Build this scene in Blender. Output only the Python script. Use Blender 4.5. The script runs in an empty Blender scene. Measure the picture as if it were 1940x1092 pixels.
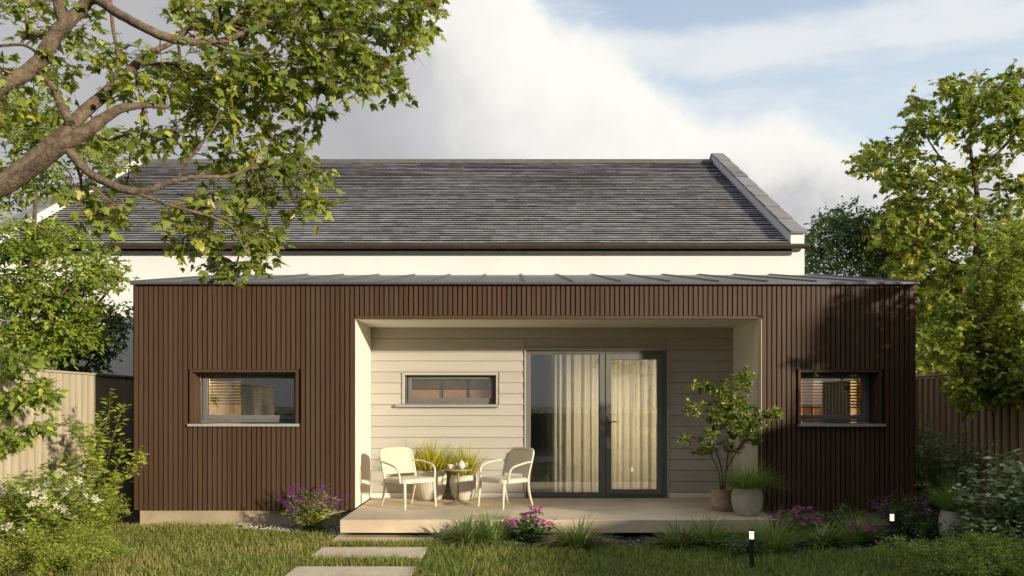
import bpy, math, random
import numpy as np
from mathutils import Vector, Matrix

R = math.radians
random.seed(11)
RNG = np.random.default_rng(11)
SC = bpy.context.scene
COL = SC.collection

# ------------------------------------------------------------------ camera
F, CY, CZ = 1550.0, -10.72, 1.6          # focal length in photo pixels, camera position
cam_d = bpy.data.cameras.new('camera')
cam = bpy.data.objects.new('camera', cam_d); COL.objects.link(cam)
cam.location = (0, CY, CZ); cam.rotation_euler = (R(90), 0, 0)
cam_d.sensor_width = 36; cam_d.lens = 36 * F / 1940.0
cam_d.shift_y = 219 / 1940.0
cam_d.clip_start = 0.05; cam_d.clip_end = 3000
SC.camera = cam
SC.render.resolution_x, SC.render.resolution_y = 1024, 576
SC.view_settings.view_transform = 'Standard'; SC.view_settings.look = 'None'
SC.view_settings.gamma = 1.0; SC.view_settings.exposure = 0.25
try:
    SC.cycles.max_bounces = 8; SC.cycles.transparent_max_bounces = 12
    SC.cycles.sample_clamp_indirect = 6.0; SC.cycles.caustics_reflective = False; SC.cycles.caustics_refractive = False
    SC.cycles.use_denoising = True
except Exception:
    pass

# ------------------------------------------------------------------ sun and sky
SUN_AZ, SUN_EL = R(48), R(11)            # azimuth east of south (-Y towards +X)
to_sun = Vector((math.sin(SUN_AZ) * math.cos(SUN_EL), -math.cos(SUN_AZ) * math.cos(SUN_EL), math.sin(SUN_EL)))
sun_d = bpy.data.lights.new('sun', 'SUN'); sun_d.energy = 5.0; sun_d.angle = R(2.2); sun_d.color = (1.0, 0.885, 0.69)
sun = bpy.data.objects.new('sun', sun_d); COL.objects.link(sun)
sun.rotation_euler = to_sun.to_track_quat('Z', 'Y').to_euler(); sun.location = to_sun * 60


class NT:
    """short helpers for node trees"""
    def __init__(s, nt): s.nt = nt; s.nt.nodes.clear()
    def n(s, typ, ins=None, **kw):
        nd = s.nt.nodes.new(typ)
        for k, v in kw.items(): setattr(nd, k, v)
        for k, v in (ins or {}).items():
            if isinstance(v, bpy.types.NodeSocket): s.nt.links.new(v, nd.inputs[k])
            else: nd.inputs[k].default_value = v
        return nd
    def m(s, op, a, b=0.0, c=0.0, clamp=False):
        nd = s.nt.nodes.new('ShaderNodeMath'); nd.operation = op; nd.use_clamp = clamp
        for i, v in enumerate((a, b, c)):
            if isinstance(v, bpy.types.NodeSocket): s.nt.links.new(v, nd.inputs[i])
            else: nd.inputs[i].default_value = v
        return nd.outputs[0]
    def ramp(s, fac, stops, interp='LINEAR'):
        nd = s.nt.nodes.new('ShaderNodeValToRGB'); s.nt.links.new(fac, nd.inputs[0])
        cr = nd.color_ramp; cr.interpolation = interp
        while len(cr.elements) < len(stops): cr.elements.new(0.5)
        for e, (p, c) in zip(cr.elements, stops):
            e.position = p
            if not hasattr(c, '__len__'): c = (c, c, c)
            e.color = tuple(c)[:3] + (1,)
        return nd.outputs[0]
    def mix(s, fac, a, b, blend='MIX'):
        nd = s.nt.nodes.new('ShaderNodeMix'); nd.data_type = 'RGBA'; nd.blend_type = blend
        for i, v in ((0, fac), (6, a), (7, b)):
            if isinstance(v, bpy.types.NodeSocket): s.nt.links.new(v, nd.inputs[i])
            else: nd.inputs[i].default_value = v if i == 0 else tuple(v)[:3] + (1,)
        return nd.outputs[2]
    def sstep(s, x, lo, hi):
        nd = s.nt.nodes.new('ShaderNodeMapRange'); nd.interpolation_type = 'SMOOTHSTEP'
        s.nt.links.new(x, nd.inputs[0]); nd.inputs[1].default_value = lo; nd.inputs[2].default_value = hi
        nd.inputs[3].default_value = 0; nd.inputs[4].default_value = 1
        return nd.outputs[0]
    def noise(s, vec, scale, detail=4, rough=0.55, dist=0.0):
        nd = s.n('ShaderNodeTexNoise', {'Scale': scale, 'Detail': detail, 'Roughness': rough, 'Distortion': dist})
        if vec is not None: s.nt.links.new(vec, nd.inputs['Vector'])
        return nd.outputs[0]


world = bpy.data.worlds.new('World'); SC.world = world; world.use_nodes = True
w = NT(world.node_tree)
sky = w.n('ShaderNodeTexSky', sky_type='NISHITA', sun_disc=False, sun_elevation=SUN_EL, sun_rotation=math.pi - SUN_AZ,
          altitude=50, air_density=1.0, dust_density=1.2, ozone_density=1.5)
tc = w.n('ShaderNodeTexCoord').outputs['Generated']
sp = w.n('ShaderNodeSeparateXYZ', {0: tc})
X, Y, Z = sp.outputs
az = w.m('MULTIPLY', w.m('ARCTAN2', X, Y), 180 / math.pi)          # degrees, 0 = straight past the house
el = w.m('MULTIPLY', w.m('ARCSINE', Z), 180 / math.pi)
n1 = w.noise(tc, 3.2, 7, 0.58, 0.25)
n2 = w.noise(tc, 9.0, 6, 0.6, 0.2)
n1c = w.m('SUBTRACT', n1, 0.5); n2c = w.m('SUBTRACT', n2, 0.5)
# upper edge of the big cumulus as a function of azimuth (x of the ramp: -40..40 degrees)
azn = w.m('DIVIDE', w.m('ADD', az, 40.0), 80.0, clamp=True)
edge = w.ramp(azn, [(0.0, 1.0), (0.46, 0.78), (0.50, 0.70), (0.55, 0.615), (0.596, 0.578), (0.624, 0.53), (0.65, 0.488),
                    (0.70, 0.457), (0.736, 0.468), (0.76, 0.44), (0.7925, 0.41), (0.86, 0.39), (1.0, 0.40)])
edge_el = w.m('MULTIPLY', edge, 40.0)
depth = w.m('SUBTRACT', edge_el, el)
depth = w.m('ADD', depth, w.m('ADD', w.m('MULTIPLY', n1c, 3.0), w.m('MULTIPLY', n2c, 4.5)))
n3c = w.m('SUBTRACT', w.noise(tc, 26.0, 5, 0.6, 0.3), 0.5)
cum = w.sstep(w.m('ADD', depth, w.m('MULTIPLY', n3c, 2.2)), -1.0, 1.5)
# brightness inside: brilliant rim, grey bulk to the west and low down
dep_s = w.m('ADD', w.m('DIVIDE', depth, 22.0), w.m('MULTIPLY', n1c, 0.45))
west = w.sstep(w.m('ADD', az, w.m('MULTIPLY', n1c, 14.0)), 1.0, -14.0)
greyness = w.m('ADD', w.m('MULTIPLY', w.sstep(dep_s, 0.16, 0.60), 0.38), w.m('MULTIPLY', west, 0.72), clamp=True)
low = w.sstep(el, 18.5, 11.0)
east_low = w.m('MULTIPLY', w.m('MULTIPLY', low, w.sstep(az, 4.0, 16.0)), w.m('ADD', w.m('ADD', w.m('MULTIPLY', n1c, 2.0), w.m('MULTIPLY', n2c, 2.2)), 0.62), clamp=True)
greyness = w.m('MAXIMUM', greyness, w.m('MULTIPLY', east_low, 0.85))
greyness = w.m('ADD', greyness, w.m('MULTIPLY', w.m('MULTIPLY', n2c, w.sstep(depth, 0.5, 3.0)), 0.55), clamp=True)
cloud_c = w.ramp(greyness, [(0.0, (1.0, 0.985, 0.93)), (0.3, (0.88, 0.87, 0.84)), (0.6, (0.64, 0.64, 0.65)), (1.0, (0.48, 0.48, 0.50))])
# blue air above with thin high cloud
mp = w.n('ShaderNodeMapping', {'Vector': tc, 'Scale': (1.6, 1.6, 6.5)}).outputs[0]
wis = w.noise(mp, 2.1, 6, 0.6, 0.5)
band = w.m('MULTIPLY', w.sstep(el, 20.2, 22.2), w.sstep(el, 25.0, 23.0))
wisp = w.sstep(w.m('ADD', wis, w.m('MULTIPLY', band, 0.24)), 0.44, 0.74)
blue = w.mix(w.sstep(el, 15.0, 30.0), (0.64, 0.76, 0.87), (0.40, 0.51, 0.68))
air = w.mix(wisp, blue, (0.80, 0.83, 0.86))
front = w.mix(cum, air, cloud_c)
front_s = w.n('ShaderNodeVectorMath', {0: front, 'Scale': 0.84}, operation='SCALE').outputs[0]
# the sky behind the camera: dimmed evening sky and cloud, zenith brightened as added fill
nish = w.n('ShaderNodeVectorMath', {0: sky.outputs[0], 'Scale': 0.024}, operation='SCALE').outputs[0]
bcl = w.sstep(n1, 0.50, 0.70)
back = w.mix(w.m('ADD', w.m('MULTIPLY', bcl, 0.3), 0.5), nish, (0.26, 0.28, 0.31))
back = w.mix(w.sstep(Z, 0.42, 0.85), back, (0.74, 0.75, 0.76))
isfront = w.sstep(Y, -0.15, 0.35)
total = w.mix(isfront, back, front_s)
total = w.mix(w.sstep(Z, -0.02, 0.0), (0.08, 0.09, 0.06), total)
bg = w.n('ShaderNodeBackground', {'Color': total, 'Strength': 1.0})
w.n('ShaderNodeOutputWorld', {'Surface': bg.outputs[0]})


# ------------------------------------------------------------------ scene helpers
def thing(name, label, cat, loc=(0, 0, 0), rz=0.0, group=None):
    o = bpy.data.objects.new(name, None); COL.objects.link(o)
    o.location = loc; o.rotation_euler = (0, 0, rz); o.empty_display_size = 0.1
    o['label'] = label; o['category'] = cat
    if group: o['group'] = group
    return o

def tag(o, label=None, cat=None, group=None, kind=None):
    for k, v in (('label', label), ('category', cat), ('group', group), ('kind', kind)):
        if v: o[k] = v
    return o

def dup(root, loc, rz, label, group=None):
    def rec(o, par):
        c = o.copy(); COL.objects.link(c)
        if par is not None: c.parent = par
        for ch in list(o.children): rec(ch, c)
        return c
    r = rec(root, None); r.location = loc; r.rotation_euler = (0, 0, rz); r['label'] = label
    if group: r['group'] = group
    return r

def link_mesh(name, me, mat, parent, world):
    o = bpy.data.objects.new(name, me); COL.objects.link(o)
    if mat is not None: me.materials.append(mat)
    if parent is not None:
        o.parent = parent
        if world and parent.parent is None and parent.type == 'EMPTY':
            o.matrix_parent_inverse = Matrix.Translation(-Vector(parent.location))
    return o

class MB:
    """collects geometry, links it as one mesh object"""
    def __init__(s): s.v = []; s.f = []; s.a = []
    def add(s, vs, fs, var=None):
        if var is None: var = random.random()
        b = len(s.v); s.v.extend(vs); s.f.extend([tuple(b + i for i in f) for f in fs]); s.a.extend([var] * len(fs))
    def box(s, x0, x1, y0, y1, z0, z1, var=None):
        s.add([(x0, y0, z0), (x1, y0, z0), (x1, y1, z0), (x0, y1, z0), (x0, y0, z1), (x1, y0, z1), (x1, y1, z1), (x0, y1, z1)],
              [(0, 3, 2, 1), (4, 5, 6, 7), (0, 1, 5, 4), (1, 2, 6, 5), (2, 3, 7, 6), (3, 0, 4, 7)], var)
    def prism(s, outline, fn, h0, h1, var=None):
        """outline of 2-d points, fn(a, b, h) -> 3-d point"""
        n = len(outline)
        s.add([fn(a, b, h0) for a, b in outline] + [fn(a, b, h1) for a, b in outline],
              [tuple(range(n))[::-1], tuple(range(n, 2 * n))] + [(i, (i + 1) % n, n + (i + 1) % n, n + i) for i in range(n)], var)
    def tube(s, pts, radii, n=6, var=None, cap=True):
        pts = [Vector(p) for p in pts]
        if not hasattr(radii, '__len__'): radii = [radii] * len(pts)
        vs, ref = [], None
        for i, p in enumerate(pts):
            t = (pts[min(i + 1, len(pts) - 1)] - pts[max(i - 1, 0)])
            t = t.normalized() if t.length > 1e-9 else Vector((0, 0, 1))
            if ref is None: ref = Vector((0, 0, 1)) if abs(t.z) < 0.9 else Vector((1, 0, 0))
            u = ref - t * ref.dot(t)
            if u.length < 1e-6: u = t.orthogonal()
            u.normalize(); ref = u; q = t.cross(u)
            for k in range(n):
                a = 2 * math.pi * k / n
                vs.append(tuple(p + (u * math.cos(a) + q * math.sin(a)) * radii[i]))
        fs = [(i * n + k, i * n + (k + 1) % n, (i + 1) * n + (k + 1) % n, (i + 1) * n + k) for i in range(len(pts) - 1) for k in range(n)]
        if cap and n > 2: fs += [tuple(range(n))[::-1], tuple(range((len(pts) - 1) * n, len(pts) * n))]
        s.add(vs, fs, var)
    def lathe(s, prof, n=40, c=(0, 0, 0), var=None, wob=None):
        vs = []
        for r, z in prof:
            for k in range(n):
                a = 2 * math.pi * k / n; rr = r * (wob(a, z) if wob else 1)
                vs.append((c[0] + rr * math.cos(a), c[1] + rr * math.sin(a), c[2] + z))
        fs = [(i * n + k, i * n + (k + 1) % n, (i + 1) * n + (k + 1) % n, (i + 1) * n + k) for i in range(len(prof) - 1) for k in range(n)]
        fs.append(tuple(range(n))[::-1])
        if prof[-1][0] > 1e-4: fs.append(tuple(range((len(prof) - 1) * n, len(prof) * n)))
        s.add(vs, fs, var)
    def build(s, name, mat, parent=None, world=True, bevel=0.0, angle=38, seg=2):
        me = bpy.data.meshes.new(name); me.from_pydata(s.v, [], s.f); me.update()
        at = me.attributes.new('var', 'FLOAT', 'FACE'); at.data.foreach_set('value', np.array(s.a, dtype=np.float32))
        me.polygons.foreach_set('use_smooth', np.ones(len(me.polygons), dtype=bool))
        me.set_sharp_from_angle(angle=R(angle))
        o = link_mesh(name, me, mat, parent, world)
        if bevel:
            b = o.modifiers.new('edge', 'BEVEL'); b.width = bevel; b.segments = seg; b.limit_method = 'ANGLE'; b.angle_limit = R(40)
        return o

def np_mesh(name, V, faces, var, mat, parent=None, world=True, smooth=False):
    """V (n,3) array, faces (m,k) array, var (m,)"""
    me = bpy.data.meshes.new(name); m, k = faces.shape
    me.vertices.add(len(V)); me.vertices.foreach_set('co', V.astype(np.float32).ravel())
    me.loops.add(m * k); me.loops.foreach_set('vertex_index', faces.astype(np.int32).ravel())
    me.polygons.add(m); me.polygons.foreach_set('loop_start', np.arange(0, m * k, k, dtype=np.int32))
    me.update(calc_edges=True)
    at = me.attributes.new('var', 'FLOAT', 'FACE'); at.data.foreach_set('value', var.astype(np.float32))
    if smooth: me.polygons.foreach_set('use_smooth', np.ones(m, dtype=bool))
    return link_mesh(name, me, mat, parent, world)

def P(px, py, D):
    """photo pixel seen at distance D -> world point"""
    return Vector(((px - 970) * D / F, CY + D, CZ + (765 - py) * D / F))

def G(px, gy):
    """point of the ground seen at that pixel"""
    s = (gy - 765) / CZ
    return Vector(((px - 970) / s, F / s + CY, 0.0))

# ------------------------------------------------------------------ materials
def mat(name, c, rough=0.6, amt=0.12, scale=6.0, c2=None, bump=0.0, bscale=40.0, metal=0.0, spec=0.4, var=0.0, stretch=(1, 1, 1), detail=5, coat=0.0):
    m = bpy.data.materials.new(name); m.use_nodes = True; t = NT(m.node_tree)
    co = t.n('ShaderNodeTexCoord').outputs['Object']
    co = t.n('ShaderNodeMapping', {'Vector': co, 'Scale': stretch}).outputs[0]
    nz = t.noise(co, scale, detail, 0.6)
    c = tuple(c); c2 = tuple(c2) if c2 else tuple(x * (1 - 2 * amt) for x in c); ca = c if c2 else c
    col = t.mix(t.sstep(nz, 0.3, 0.7), c2, ca)
    if var:
        at = t.n('ShaderNodeAttribute', attribute_name='var').outputs['Fac']
        f = t.m('ADD', t.m('MULTIPLY', t.m('SUBTRACT', at, 0.5), 2 * var), 1.0)
        col = t.n('ShaderNodeVectorMath', {0: col, 'Scale': f}, operation='SCALE').outputs[0]
    p = t.n('ShaderNodeBsdfPrincipled', {'Base Color': col, 'Roughness': rough, 'Metallic': metal, 'Specular IOR Level': spec, 'Coat Weight': coat})
    if bump:
        bz = t.noise(co, bscale, 6, 0.65)
        b = t.n('ShaderNodeBump', {'Height': bz, 'Strength': bump, 'Distance': 0.02})
        t.nt.links.new(b.outputs[0], p.inputs['Normal'])
    t.n('ShaderNodeOutputMaterial', {'Surface': p.outputs[0]})
    return m

def leaf_mat(name, stops, trans=0.35, rough=0.42, gloss=0.25, bright=1.75):
    """foliage: colour of each leaf from its own number, thin enough for light to pass"""
    m = bpy.data.materials.new(name); m.use_nodes = True; t = NT(m.node_tree)
    at = t.n('ShaderNodeAttribute', attribute_name='var').outputs['Fac']
    col = t.ramp(at, [(q, tuple(min(.8, x * bright) for x in c)) for q, c in stops])
    p = t.n('ShaderNodeBsdfPrincipled', {'Base Color': col, 'Roughness': rough, 'Specular IOR Level': gloss})
    warm = t.mix(1.0, col, (1.25, 1.25, 0.45), 'MULTIPLY')
    tr = t.n('ShaderNodeBsdfTranslucent', {'Color': warm})
    mx = t.n('ShaderNodeMixShader', {0: trans, 1: p.outputs[0], 2: tr.outputs[0]})
    t.n('ShaderNodeOutputMaterial', {'Surface': mx.outputs[0]})
    return m

def emit_mat(name, c, s):
    m = bpy.data.materials.new(name); m.use_nodes = True; t = NT(m.node_tree)
    e = t.n('ShaderNodeEmission', {'Color': tuple(c) + (1,), 'Strength': s}); t.n('ShaderNodeOutputMaterial', {'Surface': e.outputs[0]})
    return m

M = {}
M['lawn_soil'] = mat('lawn_soil', (0.040, 0.038, 0.018), 0.95, c2=(0.03, 0.024, 0.013), scale=1.6, bump=0.6, bscale=60)
M['concrete'] = mat('concrete', (0.68, 0.57, 0.42), 0.75, c2=(0.50, 0.405, 0.29), scale=1.7, bump=0.18, bscale=55, detail=9)
M['paver'] = mat('paver', (0.66, 0.555, 0.41), 0.8, c2=(0.54, 0.45, 0.33), scale=3.5, bump=0.22, bscale=70, detail=9)
M['plinth'] = mat('plinth', (0.40, 0.33, 0.23), 0.85, c2=(0.30, 0.25, 0.17), scale=3, bump=0.2)
M['render'] = mat('render', (0.765, 0.76, 0.76), 0.85, amt=0.025, scale=1.2, bump=0.06, bscale=160)
M['lining'] = mat('lining', (0.78, 0.745, 0.65), 0.75, amt=0.03, scale=1.5, bump=0.04, bscale=120)
M['siding'] = mat('siding', (0.445, 0.412, 0.365), 0.62, amt=0.035, scale=1.2, var=0.03, stretch=(0.5, 1, 8), bump=0.05, bscale=30)
M['slate'] = mat('slate', (0.31, 0.305, 0.32), 0.62, c2=(0.23, 0.226, 0.24), scale=5.0, var=0.24, bump=0.35, bscale=28, spec=0.35)
M['underlay'] = mat('underlay', (0.012, 0.012, 0.012), 0.9)
M['coping'] = mat('coping', (0.24, 0.235, 0.245), 0.7, amt=0.1, scale=5, var=0.12, bump=0.15)
M['ridge'] = mat('ridge', (0.13, 0.12, 0.11), 0.7, var=0.1)
M['zinc'] = mat('zinc', (0.145, 0.138, 0.138), 0.42, amt=0.1, scale=1.3, var=0.08, metal=0.4, spec=0.5)
M['fascia'] = mat('fascia', (0.05, 0.05, 0.055), 0.5)
M['gutter'] = mat('gutter', (0.075, 0.055, 0.04), 0.42)
M['dark'] = mat('dark', (0.010, 0.009, 0.009), 0.9)
M['frame'] = mat('frame', (0.150, 0.152, 0.145), 0.45, amt=0.04)
M['sillmetal'] = mat('sillmetal', (0.33, 0.33, 0.33), 0.45, amt=0.05)
M['fence_pale'] = mat('fence_pale', (0.50, 0.43, 0.31), 0.8, c2=(0.42, 0.36, 0.25), scale=4, stretch=(1, 6, 0.5), var=0.07, bump=0.15)
M['fence_brown'] = mat('fence_brown', (0.56, 0.41, 0.27), 0.75, c2=(0.43, 0.31, 0.20), scale=5, stretch=(6, 6, 0.5), var=0.12, bump=0.2)
M['bark'] = mat('bark', (0.24, 0.18, 0.12), 0.9, c2=(0.10, 0.072, 0.048), scale=40, bump=0.9, bscale=70, stretch=(0.6, 1, 0.6), detail=8)
M['bark_thin'] = mat('bark_thin', (0.14, 0.10, 0.065), 0.9, c2=(0.06, 0.042, 0.03), scale=14)
M['stem'] = mat('stem', (0.16, 0.10, 0.05), 0.8, c2=(0.08, 0.08, 0.03), scale=9)
M['chair'] = mat('chair', (0.66, 0.605, 0.47), 0.5, amt=0.04, scale=9)
M['table'] = mat('table', (0.30, 0.265, 0.165), 0.45, amt=0.08)
M['china'] = mat('china', (0.68, 0.62, 0.52), 0.25, amt=0.02, spec=0.5)
M['pot_pale'] = mat('pot_pale', (0.66, 0.61, 0.52), 0.85, c2=(0.54, 0.49, 0.40), scale=5, bump=0.25, detail=9)
M['pot_grey'] = mat('pot_grey', (0.56, 0.55, 0.49), 0.85, c2=(0.40, 0.39, 0.35), scale=7, bump=0.25, detail=9)
M['pot_clay'] = mat('pot_clay', (0.48, 0.38, 0.27), 0.6, c2=(0.36, 0.28, 0.19), scale=7, bump=0.1)
M['soil'] = mat('soil', (0.035, 0.025, 0.017), 0.95, bump=0.6)
M['pebble'] = mat('pebble', (0.50, 0.48, 0.45), 0.8, var=0.45, scale=20)
M['black_metal'] = mat('black_metal', (0.02, 0.02, 0.022), 0.45)
M['handle'] = mat('handle', (0.18, 0.16, 0.14), 0.35, metal=0.6)
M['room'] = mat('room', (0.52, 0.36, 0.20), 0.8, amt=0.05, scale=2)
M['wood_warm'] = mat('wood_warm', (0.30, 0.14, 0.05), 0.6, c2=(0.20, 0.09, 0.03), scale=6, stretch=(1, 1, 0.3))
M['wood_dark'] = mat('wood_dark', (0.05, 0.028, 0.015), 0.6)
M['blind'] = mat('blind', (0.035, 0.021, 0.011), 0.55)
M['lamp'] = emit_mat('lamp', (1.0, 0.80, 0.52), 1.5)

def clad_mat():
    m = bpy.data.materials.new('timber_cladding'); m.use_nodes = True; t = NT(m.node_tree)
    at = t.n('ShaderNodeAttribute', attribute_name='var').outputs['Fac']
    base = t.ramp(at, [(0, (0.086, 0.043, 0.024)), (0.35, (0.078, 0.044, 0.026)), (0.65, (0.094, 0.051, 0.029)), (1.0, (0.088, 0.054, 0.034))])
    co = t.n('ShaderNodeTexCoord').outputs['Object']
    co = t.n('ShaderNodeMapping', {'Vector': co, 'Scale': (14, 14, 0.35)}).outputs[0]
    off = t.n('ShaderNodeCombineXYZ', {0: at, 1: at, 2: t.m('MULTIPLY', at, 40.0)}).outputs[0]
    co = t.n('ShaderNodeVectorMath', {0: co, 1: off}, operation='ADD').outputs[0]
    nz = t.noise(co, 5.0, 6, 0.65)
    col = t.mix(t.sstep(nz, 0.3, 0.72), t.mix(1.0, base, (0.74, 0.73, 0.73), 'MULTIPLY'), base)
    b = t.n('ShaderNodeBump', {'Height': nz, 'Strength': 0.15, 'Distance': 0.01})
    p = t.n('ShaderNodeBsdfPrincipled', {'Base Color': col, 'Roughness': 0.55, 'Specular IOR Level': 0.3, 'Normal': b.outputs[0]})
    t.n('ShaderNodeOutputMaterial', {'Surface': p.outputs[0]})
    return m
M['clad'] = clad_mat()

def cane_mat():
    m = bpy.data.materials.new('woven_cane'); m.use_nodes = True; t = NT(m.node_tree)
    co = t.n('ShaderNodeTexCoord').outputs['Object']
    s = t.n('ShaderNodeSeparateXYZ', {0: co})
    k = 2 * math.pi / 0.017
    f = t.m('MULTIPLY', t.m('SINE', t.m('MULTIPLY', s.outputs[0], k)), t.m('SINE', t.m('MULTIPLY', s.outputs[2], k)))
    hole = t.sstep(t.m('ABSOLUTE', f), 0.45, 0.8)
    col = t.mix(hole, (0.66, 0.60, 0.455), (0.40, 0.34, 0.23))
    b = t.n('ShaderNodeBump', {'Height': f, 'Strength': 0.3, 'Distance': 0.004})
    p = t.n('ShaderNodeBsdfPrincipled', {'Base Color': col, 'Roughness': 0.6, 'Normal': b.outputs[0]})
    t.n('ShaderNodeOutputMaterial', {'Surface': p.outputs[0]})
    return m
M['cane'] = cane_mat()

def glass_mat():
    m = bpy.data.materials.new('window_glass'); m.use_nodes = True; t = NT(m.node_tree)
    fr = t.n('ShaderNodeFresnel', {'IOR': 1.75}).outputs[0]
    tr = t.n('ShaderNodeBsdfTransparent', {'Color': (0.86, 0.89, 0.87, 1)})
    gl = t.n('ShaderNodeBsdfGlossy', {'Roughness': 0.0, 'Color': (1, 1, 1, 1)})
    mx = t.n('ShaderNodeMixShader', {0: t.m('ADD', fr, 0.15, clamp=True), 1: tr.outputs[0], 2: gl.outputs[0]})
    t.n('ShaderNodeOutputMaterial', {'Surface': mx.outputs[0]})
    return m
M['glass'] = glass_mat()

def cloth_mat(name, c, clear):
    m = bpy.data.materials.new(name); m.use_nodes = True; t = NT(m.node_tree)
    d = t.n('ShaderNodeBsdfDiffuse', {'Color': tuple(c) + (1,)}); tl = t.n('ShaderNodeBsdfTranslucent', {'Color': tuple(c) + (1,)})
    a = t.n('ShaderNodeMixShader', {0: 0.5, 1: d.outputs[0], 2: tl.outputs[0]})
    tp = t.n('ShaderNodeBsdfTransparent')
    b = t.n('ShaderNodeMixShader', {0: clear, 1: a.outputs[0], 2: tp.outputs[0]})
    t.n('ShaderNodeOutputMaterial', {'Surface': b.outputs[0]})
    return m
M['curtain'] = cloth_mat('curtain_cloth', (0.74, 0.68, 0.58), 0.04)
M['sheer'] = cloth_mat('sheer_cloth', (0.84, 0.82, 0.78), 0.16)

M['leaf_maple'] = leaf_mat('leaf_maple', [(0, (0.042, 0.060, 0.012)), (0.45, (0.085, 0.106, 0.018)), (0.8, (0.135, 0.150, 0.024)), (0.95, (0.20, 0.185, 0.03)), (1, (0.30, 0.23, 0.12))], 0.42, 0.38, 0.35, 3.0)
M['leaf_birch'] = leaf_mat('leaf_birch', [(0, (0.050, 0.080, 0.012)), (0.6, (0.115, 0.145, 0.020)), (1, (0.22, 0.23, 0.035))], 0.40, 0.4, 0.3, 2.5)
M['leaf_dark'] = leaf_mat('leaf_dark', [(0, (0.022, 0.042, 0.014)), (0.6, (0.048, 0.078, 0.024)), (1, (0.09, 0.12, 0.04))], 0.28, 0.45, 0.25, 2.3)
M['leaf_bush'] = leaf_mat('leaf_bush', [(0, (0.05, 0.085, 0.015)), (0.55, (0.125, 0.16, 0.03)), (0.85, (0.24, 0.25, 0.07)), (1, (0.45, 0.36, 0.24))], 0.32, 0.4, 0.3)
M['leaf_yellow'] = leaf_mat('leaf_yellow', [(0, (0.065, 0.092, 0.014)), (0.6, (0.135, 0.162, 0.024)), (1, (0.24, 0.245, 0.04))], 0.35, 0.5, 0.2, 2.5)
M['leaf_nettle'] = leaf_mat('leaf_nettle', [(0, (0.045, 0.07, 0.026)), (0.6, (0.092, 0.125, 0.052)), (1, (0.19, 0.215, 0.115))], 0.2, 0.45, 0.4, 2.5)
M['grass'] = leaf_mat('grass_blade', [(0, (0.034, 0.056, 0.012)), (0.35, (0.074, 0.090, 0.019)), (0.6, (0.122, 0.120, 0.030)), (0.8, (0.165, 0.138, 0.055)), (1, (0.19, 0.135, 0.07))], 0.3, 0.5, 0.2, 3.0)
M['grass_gold'] = leaf_mat('grass_gold', [(0, (0.035, 0.055, 0.010)), (0.35, (0.13, 0.14, 0.014)), (0.65, (0.34, 0.30, 0.02)), (1, (0.52, 0.44, 0.03))], 0.42, 0.45, 0.2, 2.1)
M['grass_green'] = leaf_mat('grass_green', [(0, (0.040, 0.070, 0.018)), (0.6, (0.095, 0.135, 0.035)), (1, (0.17, 0.19, 0.06))], 0.3, 0.45, 0.3, 2.3)
M['lily'] = leaf_mat('lily_turf', [(0, (0.035, 0.06, 0.016)), (0.6, (0.085, 0.115, 0.03)), (0.86, (0.2, 0.21, 0.09)), (1, (0.42, 0.42, 0.28))], 0.25, 0.35, 0.4, 2.0)
M['pink'] = leaf_mat('pink_petal', [(0, (0.36, 0.03, 0.22)), (0.7, (0.55, 0.05, 0.32)), (1, (0.65, 0.12, 0.42))], 0.3, 0.5, 0.1, 1.0)
M['purple'] = leaf_mat('purple_petal', [(0, (0.22, 0.05, 0.36)), (1, (0.46, 0.12, 0.58))], 0.3, 0.5, 0.1, 1.0)
M['white'] = leaf_mat('white_petal', [(0, (0.62, 0.56, 0.36)), (1, (0.85, 0.82, 0.70))], 0.3, 0.5, 0.1, 1.0)

# ------------------------------------------------------------------ foliage helpers
def template(right, centre):
    pts = list(right) + [(-x, y) for x, y in right[::-1] if abs(x) > 1e-6]
    if abs(right[0][0]) < 1e-6: pts = pts
    v = [(centre[0], centre[1], 0.0)] + [(x, y, -0.35 * abs(x) ** 1.4 - 0.12 * max(0, y - .4)) for x, y in pts]
    n = len(pts)
    return np.array(v), np.array([(0, 1 + i, 1 + (i + 1) % n) for i in range(n)])

T_MAPLE = template([(0, 0), (.14, -.06), (.32, -.06), (.27, .07), (.58, .24), (.44, .30), (.56, .44), (.36, .42), (.22, .40), (.30, .60), (.17, .62), (.14, .78), (0, 1)], (0, .3))
T_MAPLE_FAR = template([(0, 0), (.32, -.04), (.27, .14), (.56, .36), (.24, .42), (.2, .66), (0, 1)], (0, .3))
T_OVAL = template([(0, 0), (.26, .28), (.24, .6), (0, 1)], (0, .5))
T_LANCE = template([(0, 0), (.15, .25), (.17, .55), (0, 1)], (0, .5))
T_POINT = template([(0, 0), (.25, .2), (.22, .45), (.1, .75), (0, 1)], (0, .4))
T_SLIM = template([(0, 0), (.13, .35), (0, 1)], (0, .45))
T_PETAL = template([(0, 0), (.30, .55), (.22, .9), (0, 1)], (0, .6))

def norm(a): return a / np.maximum(np.linalg.norm(a, axis=1, keepdims=True), 1e-9)

def leaves(name, pos, dirs, ups, size, var, T, m, parent):
    pos = np.asarray(pos); d = norm(np.asarray(dirs)); u = np.asarray(ups)
    side = norm(np.cross(d, u)); nrm = np.cross(side, d)
    tv, tf = T; n = len(pos); k = len(tv)
    sz = np.asarray(size)[:, None, None]
    V = pos[:, None, :] + sz * (tv[None, :, 0:1] * side[:, None, :] + tv[None, :, 1:2] * d[:, None, :] + tv[None, :, 2:3] * nrm[:, None, :])
    Fc = (tf[None] + (np.arange(n) * k)[:, None, None]).reshape(-1, 3)
    return np_mesh(name, V.reshape(-1, 3), Fc, np.repeat(var, len(tf)), m, parent)

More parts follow.
